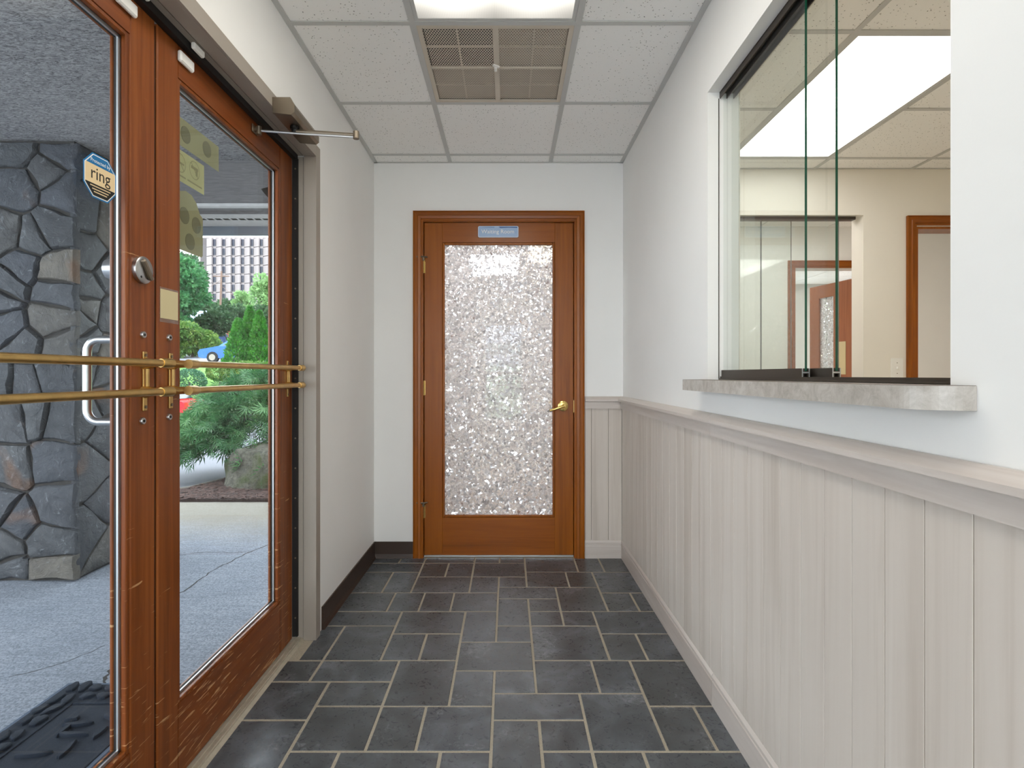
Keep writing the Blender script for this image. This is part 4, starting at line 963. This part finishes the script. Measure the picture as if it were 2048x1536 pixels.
def stone_mesh(P, f, depth, rnd):
    cx_ = sum(p[0] for p in P)/len(P); cy_ = sum(p[1] for p in P)/len(P)
    R = []
    for i in range(len(P)):
        a, b = P[i], P[(i+1) % len(P)]
        L_ = math.hypot(b[0]-a[0], b[1]-a[1])
        if L_ < .012: continue
        R.append(a)
        for t in ((.5,) if L_ < .12 else (.33, .67)):
            R.append((a[0]+(b[0]-a[0])*t+rnd.uniform(-.008, .008), a[1]+(b[1]-a[1])*t+rnd.uniform(-.008, .008)))
    r = sum(math.hypot(p[0]-cx_, p[1]-cy_) for p in R)/len(R)
    def ring(ins, d, jd):
        o = []
        for p in R:
            dx, dy = p[0]-cx_, p[1]-cy_; L_ = math.hypot(dx, dy)+1e-6; k = max(.2, (L_-ins)/L_)
            o.append(f(cx_+dx*k, cy_+dy*k, d+rnd.uniform(-jd, jd)))
        return o
    tx, ty = rnd.uniform(-.09, .09), rnd.uniform(-.09, .09)
    rings = [ring(.006, -.01, 0), ring(.009, depth*.6, .003), ring(.018, depth, .0025), ring(.5*r+.01, depth+.003, .0025)]
    n = len(R); vs_ = [p for q in rings for p in q]; vs_.append(f(cx_, cy_, depth+rnd.uniform(.001, .006)))
    fs_ = [(l*n+k, l*n+(k+1) % n, (l+1)*n+(k+1) % n, (l+1)*n+k) for l in range(3) for k in range(n)]
    fs_ += [(3*n+k, 3*n+(k+1) % n, 4*n) for k in range(n)]
    return MB().add(vs_, fs_)
# seeds read off the photograph (front face, px) then random further left
S1 = [(40, 300), (120, 305), (96, 342), (40, 375), (128, 385), (12, 468), (105, 458), (72, 476), (52, 535), (112, 546), (10, 600), (24, 572), (108, 582), (97, 640), (22, 652), (55, 690), (118, 700), (105, 745), (50, 760), (8, 758), (32, 840), (115, 838), (78, 831), (30, 935), (102, 925), (110, 1010), (45, 1038), (6, 1010), (95, 1085), (22, 1138), (100, 1140), (12, 1100)]
rnd = random.Random(3)
seeds = [((px-CX)/F*PY0, EYE+(CY-py)/F*PY0) for px, py in S1]
for i in range(3):
    for j in range(9): seeds.append((-2.98-.23*i+rnd.uniform(-.06, .06), .12+.27*j+rnd.uniform(-.08, .08)))
for P in cells(seeds, PX0, PX1+.03, GZ+.005, 2.395):
    build('stone', stone_mesh(P, lambda a, b, d: (a, PY0-d, b), rnd.uniform(.016, .034), rnd), M['stone'], pil, smooth=True)
S2 = [(160, 300), (190, 330), (170, 425), (212, 450), (178, 505), (208, 548), (177, 580), (178, 615), (214, 632), (163, 648), (174, 680), (174, 735), (200, 750), (172, 820), (180, 940), (212, 875), (178, 1065), (210, 1005), (210, 1098), (215, 700), (205, 790)]
seeds = []
for px, py in S2:
    Y = PX1*F/(px-CX); seeds.append((Y, EYE+(CY-py)/F*Y))
for j in range(8): seeds.append((3.60+rnd.uniform(-.05, .05), .15+.3*j))
for P in cells(seeds, PY0-.02, PY1, GZ+.005, 2.395):
    build('stone', stone_mesh(P, lambda a, b, d: (PX1+d, a, b), rnd.uniform(.012, .026), rnd), M['stone'], pil, smooth=True)

# mulch bed, lot, terrain
def zt(y, x=0):
    K = [(4.9, -.03), (6, -.05), (24, -.95), (26.5, -.95), (29, .95), (31, 1.55), (33, 1.8), (40, 2.7), (60, 4.4), (120, 8), (200, 12), (400, 24)]
    for (a, b), (c_, d) in zip(K, K[1:]):
        if y <= c_: return b+(d-b)*max(0, (y-a))/(c_-a)
    return K[-1][1]
def strip(name, x0, x1, ys_, mat, label, dz=0, nx=8, kind='structure'):
    vs_, fs_ = [], []
    for y in ys_:
        for i in range(nx+1): vs_.append((x0+(x1-x0)*i/nx, y, zt(y)+dz))
    for j in range(len(ys_)-1):
        for i in range(nx): a = j*(nx+1)+i; fs_.append((a, a+1, a+nx+2, a+nx+1))
    o = build(name, MB().add(vs_, fs_), mat); o['kind'] = kind; o['label'] = label; return o
strip('parking_lot', -60, EX, [4.955, 6, 10, 15, 20, 24, 26.5], M['asphalt'], 'worn grey asphalt of the parking lot')
strip('grass_slope', -120, 40, [26.5, 27.5, 29, 31, 32], M['grass'], 'bright green lawn bank above the lot')
strip('road', -120, 40, [32, 33, 36, 38.5], M['road'], 'pale road beyond the lawn')
strip('hillside', -220, 120, [38.5, 42, 50, 60, 90, 120, 200, 400], M['tree_dark'], 'green hillside beyond the road')
bed = [(-9, 4.957), (EX-.02, 4.957), (EX-.02, 9.0), (-1.9, 8.6), (-2.4, 7.0), (-2.75, 6.35), (-3.35, 5.45), (-9, 5.10)]
bd0 = gp(330, 992, -.03); 
bed = [(-3.4, 4.957), (EX-.02, 4.957), (EX-.02, 8.2), (-2.6, 7.6), (-2.95, 6.45), (-3.03, 5.90), (-3.12, 5.50), (-3.4, 5.12)]
struct('mulch_bed', MB().prism(bed, 'z', -.10, .005), M['mulch'], 'dark mulch bed beside the concrete walk')
ch = MB(); rc = random.Random(5)
def inside(x, y, P):
    c_ = False
    for i in range(len(P)):
        a, b = P[i], P[i-1]
        if (a[1] > y) != (b[1] > y) and x < (b[0]-a[0])*(y-a[1])/(b[1]-a[1])+a[0]: c_ = not c_
    return c_
n = 0
while n < 5000:
    x, y = rc.uniform(-3.4, -1.6), 4.96+rc.random()**1.5*2.4
    if not inside(x, y, bed): continue
    L_, W_ = rc.uniform(.015, .05), rc.uniform(.004, .011); a = rc.uniform(0, PI); tl_ = rc.uniform(-.3, .3); z = .006+rc.uniform(0, .012)
    dx, dy = math.cos(a)*L_/2, math.sin(a)*L_/2; ex, ey = -math.sin(a)*W_/2, math.cos(a)*W_/2; dz = tl_*L_/2
    ch.add([(x-dx-ex, y-dy-ey, z-dz), (x+dx-ex, y+dy-ey, z+dz), (x+dx+ex, y+dy+ey, z+dz+.003), (x-dx+ex, y-dy+ey, z-dz+.003)], [(0, 1, 2, 3)]); n += 1
tag(build('mulch_chips', ch, M['chips']), 'scattered dark bark chips covering the mulch bed', 'mulch', kind='stuff')
ed = [Vector((p[0], p[1], .004)) for p in bed[3:]]
struct('bed_edging', MB().tube([(p[0]-.01, p[1], .005) for p in bed[3:]], .014, 6), M['curb'], 'thin dark edging of the mulch bed')
# mossy boulder
import bmesh
def rock(name, loc, r, seed, mat, label, cut=.25):
    bm = bmesh.new(); bmesh.ops.create_icosphere(bm, subdivisions=4, radius=1.0); rs = random.Random(seed)
    from mathutils import noise
    pl_ = [(Vector((rs.uniform(-1, 1), rs.uniform(-1, 1), rs.uniform(-.2, 1))).normalized(), rs.uniform(.62, .85)) for _ in range(11)]
    pl_ += [(Vector((.05, -.1, 1)).normalized(), .60), (Vector((-.95, -.35, .12)).normalized(), .72), (Vector((0, -1, .18)).normalized(), .68)]
    for v_ in bm.verts:
        p = v_.co.copy()
        for nn_, d in pl_:
            k = p.dot(nn_)-d
            if k > 0: p -= nn_*k*.9
        p += v_.co.normalized()*(noise.fractal(v_.co*2.3+Vector((seed, 0, 0)), .8, 2.0, 5)*.07)
        v_.co = Vector((p.x*r[0], p.y*r[1], max(p.z, -cut)*r[2]))
    me = bpy.data.meshes.new(name); bm.to_mesh(me); bm.free(); me.materials.append(mat)
    me.polygons.foreach_set('use_smooth', [True]*len(me.polygons))
    o = bpy.data.objects.new(name, me); C.objects.link(o); o.location = loc; tag(o, label, 'rock'); return o
rock('boulder', (-2.33, 5.72, .07), (.74, .50, .49), 4, M['rock'], 'large mossy boulder on the mulch below the laceleaf maple')

# foliage ------------------------------------------------------------------
rng = np.random.default_rng(11)
def leaf_mesh(name, pts, nrm, size, shape, mat, parent, kind='stuff', aspect=.45, droop=0.0):
    n = len(pts); pts = np.asarray(pts, float); nrm = np.asarray(nrm, float)
    nrm = nrm+rng.normal(0, .45, (n, 3)); nrm[:, 2] -= droop; nrm /= np.linalg.norm(nrm, axis=1)[:, None]+1e-9
    a = rng.normal(0, 1, (n, 3)); side = np.cross(nrm, a); side /= np.linalg.norm(side, axis=1)[:, None]+1e-9
    sz = size*rng.uniform(.6, 1.35, n)[:, None]
    if shape == 'leaf':     # pointed diamond along nrm
        V = np.stack([pts, pts+nrm*sz*.5+side*sz*aspect*.5, pts+nrm*sz, pts+nrm*sz*.5-side*sz*aspect*.5], 1).reshape(-1, 3)
        Fc = np.arange(4*n).reshape(-1, 4); k = 4
    elif shape == 'lace':   # seven narrow fingers fanning from a stalk
        other = np.cross(nrm, side); VV = []
        for t in np.radians([-78, -50, -25, 0, 25, 50, 78]):
            d = nrm*math.cos(t)+side*math.sin(t); q = np.cross(d, other); L_ = sz*(1-.28*abs(t)/1.3)
            VV += [pts, pts+d*L_*.5+q*sz*.045-other*.0, pts+d*L_+other*sz*.12*-1, pts+d*L_*.5-q*sz*.045]
        V = np.stack(VV, 1).reshape(-1, 3); Fc = np.arange(len(V)).reshape(-1, 4)
    off = np.array(wloc(parent)); V = V-off
    me = bpy.data.meshes.new(name); me.vertices.add(len(V)); me.vertices.foreach_set('co', V.ravel())
    me.loops.add(Fc.size); me.loops.foreach_set('vertex_index', Fc.ravel().astype(np.int32))
    me.polygons.add(len(Fc)); me.polygons.foreach_set('loop_start', np.arange(0, Fc.size, 4, dtype=np.int32)); me.polygons.foreach_set('loop_total', np.full(len(Fc), 4, dtype=np.int32))
    me.update(calc_edges=True); me.materials.append(mat)
    o = bpy.data.objects.new(name, me); C.objects.link(o); o.parent = parent; o['kind'] = kind; return o
def ball_points(n, c, r, hollow=.55, up=None):
    d = rng.normal(0, 1, (n, 3)); d /= np.linalg.norm(d, axis=1)[:, None]
    rad = (hollow+(1-hollow)*rng.random(n)**.6)[:, None]; p = np.array(c)+d*rad*np.array(r); return p, d
def clumps(n, c, r, k, cr, per=None):   # k sub-balls spread in an ellipsoid shell
    cc, _ = ball_points(k, c, np.array(r)-cr*.6, .45); P, D = [], []
    for q in cc:
        s = cr*rng.uniform(.6, 1.2); p, d = ball_points(n//k, q, (s, s, s*.75), .5); P.append(p); D.append(d)
    return np.concatenate(P), np.concatenate(D)
def tree(name, x, y, zc, r, label, mat, n=5000, size=.28, k=22, cr=.8, trunk=.16, cat='tree', group=None):
    gz = zt(y); t = thing(name, (x, y, gz), label, cat, group)
    p, d = clumps(n, (x, y, zc), r, k, cr); leaf_mesh('foliage', p, d, size, 'leaf', mat, t, aspect=.6)
    tk = MB().tube([(x, y, gz-.1), (x+.05*r[0], y, (gz+zc)/2), (x-.03*r[0], y, zc)], [trunk, trunk*.8, trunk*.5], 8)
    for a in range(5):
        an = a*1.26+x; tk.tube([(x, y, zc-r[2]*.7), (x+math.cos(an)*r[0]*.4, y+math.sin(an)*r[1]*.4, zc-r[2]*.1), (x+math.cos(an)*r[0]*.7, y+math.sin(an)*r[1]*.7, zc+r[2]*.3)], [trunk*.5, trunk*.3, trunk*.12], 6)
    build('trunk', tk, M['bark'], t); return t
def px2(px, py, Y): return ((px-CX)/F*Y, Y, EYE+(CY-py)/F*Y)
# laceleaf maple
mx, my = -2.72, 6.75
mp = thing('laceleaf_maple', (mx, my, 0), 'low green laceleaf maple with drooping feathery leaves behind the boulder', 'shrub')
P, D = [], []
for i in range(150):
    a = rng.uniform(0, 2*PI); rr_ = math.sqrt(rng.random()); 
    x = mx-.05+math.cos(a)*rr_*1.15; y = my+math.sin(a)*rr_*1.0
    z = .62+.55*(1-rr_**2)+rng.uniform(-.13, .08)-.25*rr_
    k = 60; q = rng.normal(0, 1, (k, 3))*np.array([.15, .15, .045])
    out_ = np.array([math.cos(a)*rr_, math.sin(a)*rr_, 0.0])
    p = np.array([x, y, z])+q; p[:, 2] -= .5*(q@out_)
    P.append(p); D.append(np.tile(out_*.9+np.array([0, 0, -.25]), (k, 1)))
for i in range(26):      # hanging tails at the skirt
    a = rng.uniform(0, 2*PI); x = mx-.05+math.cos(a)*1.05*rng.uniform(.5, 1.08); y = my+math.sin(a)*.95*rng.uniform(.6, 1)
    k = 34; t_ = rng.random((k, 1)); p = np.array([x, y, .60])+t_*np.array([math.cos(a)*.12, math.sin(a)*.12, -.34])+rng.normal(0, .035, (k, 3)); P.append(p); D.append(np.tile(np.array([math.cos(a)*.5, math.sin(a)*.5, -.7]), (k, 1)))
leaf_mesh('foliage', np.concatenate(P), np.concatenate(D), .125, 'lace', M['maple'], mp, droop=.15)
tk = MB().tube([(mx+.25, my, -.02), (mx+.20, my, .25), (mx+.05, my, .5), (mx-.1, my, .75)], [.05, .045, .035, .02], 8)
for a in np.arange(0, 2*PI, .45):
    tk.tube([(mx+.15, my, .35), (mx+.1+math.cos(a)*.35, my+math.sin(a)*.35, .62), (mx+math.cos(a)*.7, my+math.sin(a)*.65, .68), (mx+math.cos(a)*1.0, my+math.sin(a)*.9, .5)], [.02, .013, .008, .003], 6)
build('branches', tk, M['bark'], mp, smooth=True)
# arborvitae
def arb(px_, pyt, Y, r, label):
    x, _, zt_ = px2(px_, pyt, Y); g0 = zt(Y); t = thing('arborvitae', (x, Y, g0), label, 'conifer', 'cone shaped arborvitae across the lot')
    h = zt_-g0; n = 5200; s = rng.random(n)**.8; a = rng.uniform(0, 2*PI, n); rad = r*np.minimum(1, (1-s)**.75*1.05)*(.72+.28*rng.random(n))*(1+.10*np.sin(a*5+s*22))
    p = np.stack([x+np.cos(a)*rad, Y+np.sin(a)*rad, g0+.02+s*h*.97], 1); d = np.stack([np.cos(a)*.6, np.sin(a)*.6, np.full(n, .9)], 1)
    leaf_mesh('foliage', p, d, .16, 'leaf', M['arb'], t, aspect=.5)
    build('trunk', MB().tube([(x, Y, g0-.05), (x, Y, g0+h*.8)], [.06, .01], 6), M['bark'], t)
arb(476, 638, 30.6, .78, 'shortest bright green cone arborvitae, left of the three')
arb(500, 613, 31.4, .80, 'tallest bright green cone arborvitae, middle of the three')
arb(519, 622, 30.9, .74, 'bright green cone arborvitae, rightmost of the three')
def bush(name, px_, py_, Y, rx, rz, label, mat, n=2600, size=.09, zc=None, cat='shrub', group=None):
    x, _, z = px2(px_, py_, Y); g0 = zt(Y); t = thing(name, (x, Y, g0), label, cat, group)
    p, d = ball_points(n, (x, Y, z), (rx, rx, rz), .75); p[:, 2] = np.maximum(p[:, 2], g0+.02)
    leaf_mesh('foliage', p, d, size, 'leaf', mat, t, aspect=.6)
    build('stem', MB().tube([(x, Y, g0-.05), (x, Y, z)], .04, 6), M['bark'], t); return t
bush('boxwood', 379, 764, 27.3, .72, .62, 'clipped round blue green boxwood on the lawn bank', M['box'], 3200, .10)
for i, (px_, py_) in enumerate(((440, 744), (466, 742), (492, 740), (520, 741), (548, 743))):
    bush('low_shrub', px_, py_, 28.2, .62, .42, 'low pale green shrub in front of the arborvitae, number %s along the row' % ['leftmost', 'second', 'middle', 'fourth', 'rightmost'][i] if False else 'low pale green shrub before the arborvitae, %s of the row' % ['leftmost', 'second from left', 'middle', 'fourth from left', 'rightmost'][i], M['shrub'], 1500, .11, group='low shrubs along the lawn bank')
tree('feathery_tree', -23.9, 40, 7.2, (2.1, 2.1, 2.7), 'tall feathery blue green tree left of the pale tower', M['tree_blue'], 12000, .30, 34, .85)
tree('feathery_tree', -26.6, 44, 8.2, (3.0, 2.6, 3.4), 'big dark green tree mostly hidden behind the left tree', M['tree_dark'], 9000, .36, 34, 1.0)
for i, (px_, Y, rx, zc, rz, lab) in enumerate(((385, 37, 1.9, 3.3, 1.0, 'broad yellow green shrub mass left of the blue car'), (350, 36, 1.6, 3.6, 1.3, 'green shrub mass beside the door stile'),)):
    x = (px_-CX)/F*Y; t = thing('broad_shrub', (x, Y, zt(Y)), lab, 'shrub'); p, d = clumps(9000, (x, Y, zc), (rx, 1.2, rz), 26, .5); p[:, 2] = np.maximum(p[:, 2], zt(Y)); leaf_mesh('foliage', p, d, .17, 'leaf', M['shrub'], t, aspect=.6)
    build('stem', MB().tube([(x, Y, zt(Y)-.1), (x, Y, zc)], .08, 6), M['bark'], t)
for i, (px_, Y, zc, r, n, lab) in enumerate(((432, 47, 5.6, (1.5, 1.5, 1.1), 7000, 'dark green tree below the tower, left of its row'), (462, 49, 6.0, (1.7, 1.5, 1.3), 7000, 'dark green tree below the tower, second of its row'), (497, 50, 6.2, (1.8, 1.6, 1.5), 7000, 'dark green tree right behind the arborvitae tips'), (536, 48, 5.8, (1.6, 1.6, 1.6), 7000, 'dark green tree at the right end of its row'), (570, 47, 5.6, (1.8, 1.6, 1.7), 5000, 'dark green tree hidden by the door stile'))):
    tree('broadleaf_tree', (px_-CX)/F*Y, Y, zc, r, lab, M['tree_dark'], n, .26, 24, .6, group='dark trees below the tower')
tree('pale_tree', (486-CX)/F*66, 66, 9.4, (1.5, 1.5, 2.0), 'small pale green tree in front of the tower', M['tree_lime'], 2600, .34, 14, .7)
tree('pale_tree', (533-CX)/F*60, 60, 9.2, (1.5, 1.5, 3.2), 'taller loose pale green tree at the right of the tower', M['tree_lime'], 3200, .34, 18, .7)
for i in range(14):
    if i > 8: break
    Y = 76+(i % 2)*9; px_ = 345+i*27; tree('hillside_tree', (px_-CX)/F*Y, Y, EYE+(CY-632)/F*Y, (1.9, 2, 2.2), 'dark hillside tree under the tower, %s from the left' % ['first', 'second', 'third', 'fourth', 'fifth', 'sixth', 'seventh', 'eighth', 'ninth'][i], M['tree_dark'], 1500, .6, 10, .9, group='trees on the far hillside')
# cars
def car(name, x, y, z, mat, label, s=1.0, flip=1, L_=4.5):
    t = thing(name, (x, y, z), label, 'car')
    prof_ = [(-2.2, .35), (-2.25, .62), (-2.12, .80), (-1.35, .93), (-1.15, .98), (1.75, 1.0), (2.15, .95), (2.25, .70), (2.2, .32), (1.85, .28), (-1.9, .28)]
    gh = [(-1.10, .97), (-.45, 1.40), (.2, 1.48), (1.1, 1.44), (1.75, 1.02), (1.75, .97)]
    def P_(pl_, a, b, k=1): return MB().prism([(x+flip*p[0]*L_/4.5, z+p[1]) for p in pl_], 'y', y+a, y+b)
    body = P_(prof_, -.85, .85); q = MB()
    # greenhouse narrower at the roof
    n_ = len(gh); vs_ = []
    for sgn in (-1, 1):
        for p in gh: ins = .78-(p[1]-.97)*.35; vs_.append((x+flip*p[0]*L_/4.5, y+sgn*ins, z+p[1]))
    q.add(vs_, [tuple(range(n_)), tuple(range(n_, 2*n_))[::-1]]+[(k, (k+1) % n_, n_+(k+1) % n_, n_+k) for k in range(n_)])
    build('body', body, mat, t); build('cabin', q, mat, t)
    for sgn in (-1, 1):
        wm = MB(); yy = lambda zz: y+sgn*(.785-(zz-.97)*.35)
        for W_ in ([(-.85, 1.02), (-.38, 1.34), (.15, 1.40), (.15, 1.02)], [(.22, 1.02), (.22, 1.40), (1.0, 1.37), (1.45, 1.05), (1.45, 1.02)]):
            wm.add([(x+flip*a*L_/4.5, yy(b), z+b) for a, b in W_]+[(x+flip*a*L_/4.5, yy(b)-sgn*.01, z+b) for a, b in W_], [tuple(range(len(W_)))]+[(k, (k+1) % len(W_), len(W_)+(k+1) % len(W_), len(W_)+k) for k in range(len(W_))])
        build('side_window', wm, M['carglass'], t)
    build('rear_window', MB().add([(x+flip*1.20, y-.62, z+1.40), (x+flip*1.20, y+.62, z+1.40), (x+flip*1.74, y+.72, z+1.05), (x+flip*1.74, y-.72, z+1.05)], [(0, 1, 2, 3)]), M['carglass'], t)
    for wx in (-1.38, 1.35):
        for sgn in (-1, 1):
            wx_ = x+flip*wx*L_/4.5; w__ = build('wheel', MB().tube([(wx_, y+sgn*.68, z+.33), (wx_, y+sgn*.88, z+.33)], .33, 20), M['tyre'], t)
            build('hubcap', MB().tube([(wx_, y+sgn*.88, z+.33), (wx_, y+sgn*.90, z+.33)], .19, 12), M['frame'], w__)
    for sgn in (-1, 1): build('tail_light', MB().box(x+flip*2.05, y+sgn*.60, z+.72, x+flip*2.26, y+sgn*.86, z+.90), M['redlamp'], t)
    build('bumper', MB().box(x+flip*2.1, y-.84, z+.34, x+flip*2.29, y+.84, z+.52, .03), M['tyre'], t)
car('car', -15.9, 33.3, zt(33.3)-.02, M['carblue'], 'blue car parked on the road behind the arborvitae')
car('car', -15.75, 24.0, zt(24.0), M['carred'], 'red car at the edge of the lot, mostly hidden by the maple')
# brick house
hs = thing('brick_house', (-29, 56, zt(56)), 'low brick house with blue grey shingle roof behind the shrubs', 'house')
gzh = zt(56)
build('wall', MB().box(-37, 53, gzh-.5, -26.2, 59, 6.0), M['brick'], hs)
build('roof', MB().prism([(52.4, 5.9), (56, 7.6), (59.6, 5.9)], 'x', -37.6, -25.6), M['shingle'], hs)
build('gutter', MB().box(-37.6, 52.3, 5.82, -25.6, 52.45, 5.98), M['white'], hs)
for x in (-35, -32.2, -29.4): build('window', MB().box(x, 52.93, 4.7, x+1.1, 53.0, 5.6), M['bwin'], hs)
build('door', MB().box(-27.7, 52.95, gzh, -26.9, 53.0, 5.6), M['white'], hs)
t = thing('collection_box', (-25.1, 49, zt(49)), 'small blue box standing in the trees beyond the road', 'box')
gz_ = zt(49); build('body', MB().box(-25.4, 48.7, gz_+.1, -24.8, 49.2, gz_+1.0).tube([(-25.4, 48.95, gz_+1.0), (-24.8, 48.95, gz_+1.0)], .25, 14), plain('mailbox_blue', srgb(30, 78, 150), .4), t)
for x in (-25.4, -24.9): build('leg', MB().box(x, 48.7, gz_, x+.1, 49.2, gz_+.1), M['tyre'], t)
# utility pole and wires
xx = (443-CX)/F*70; gz_ = zt(70)
t = thing('utility_pole', (xx, 70, gz_), 'wooden utility pole rising in front of the tower', 'pole')
build('post', MB().tube([(xx-.3, 70, gz_-.5), (xx, 70, 14.2)], [.17, .11], 8), M['pole'], t)
build('crossarm', MB().box(xx-1.0, 69.9, 13.5, xx+1.0, 70.0, 13.62), M['pole'], t)
for i, (a, b, lab) in enumerate((((300, 596, 66), (443, 560, 70), 'thin power wire running left from the utility pole'), ((443, 572, 70), (600, 640, 60), 'thin power wire running right from the utility pole'), ((300, 628, 45), (600, 612, 52), 'pale wire crossing in front of the dark trees'))):
    A_, B_ = Vector(px2(*a)), Vector(px2(*b)); pts = [A_.lerp(B_, k/10)-Vector((0, 0, 1.0*math.sin(PI*k/10))) for k in range(11)]
    tag(build('power_line', MB().tube(pts, .022, 4), M['alum'] if i == 2 else M['pole'], origin=A_), lab, 'wire')
# tower
BY = 200.0; s_ = F/BY
tw = thing('office_tower', (-95, BY+12, 12), 'tall pale tower of stepped precast bays with narrow dark windows', 'building')
pitch = 18.9/s_; fh = 18.2/s_; xw0 = (423-CX)/s_; ztop = EYE+(CY-470)/s_; zc0 = EYE+(CY-484)/s_
nb, nf = 13, 11; D_ = 1.3; ww = 1.0
zbot = zc0-fh*(nf-1)-fh/2
build('core', MB().box(xw0-5.0, BY+1.6, 5, xw0+pitch*nb, BY+26, ztop-.6), plain('tower_core', srgb(96, 90, 92), .8), tw)
pan = None; win = None
for i in range(-1, nb):
    for j in range(nf):
        x = xw0+pitch*i; z = zc0-fh*j
        if pan is None:
            h2 = fh/2-.11; m_ = MB().prism([(ww, 1.5), (ww, D_-.1), (pitch, 0), (pitch, 1.5)], 'z', -h2, h2); m_.v = [(p[0], p[1], p[2]) for p in m_.v]
            pan = build('panel', m_, M['bpanel'], tw); pan_l = Vector((0, 0, 0)); o = pan
            wm = MB().box(.05, .9, -fh*.36, ww-.02, 1.2, fh*.36); 
        else: o = pan.copy(); C.objects.link(o); o.parent = tw
        o.location = Vector((x, BY, z))-Vector((0, 0, 0))
        if i >= 0:
            if win is None:
                win = build('window', wm, M['bwin'], tw); o2 = win
            else: o2 = win.copy(); C.objects.link(o2); o2.parent = tw
            o2.location = Vector((x, BY, z))
# panels/windows above were modelled at the world origin relative to the tower; undo the parent offset in the mesh
for o_ in (pan, win):
    off = Vector(tw.location)
    for v_ in o_.data.vertices: v_.co = v_.co+off
for ch_ in tw.children:
    if ch_.name.startswith(('panel', 'window')): ch_.location = ch_.location-Vector(tw.location)
for i in range(nb):
    x = xw0+pitch*i; build('spandrel', MB().box(x, BY+1.1, zbot, x+ww, BY+1.6, ztop-.5), M['bpanel'], tw)
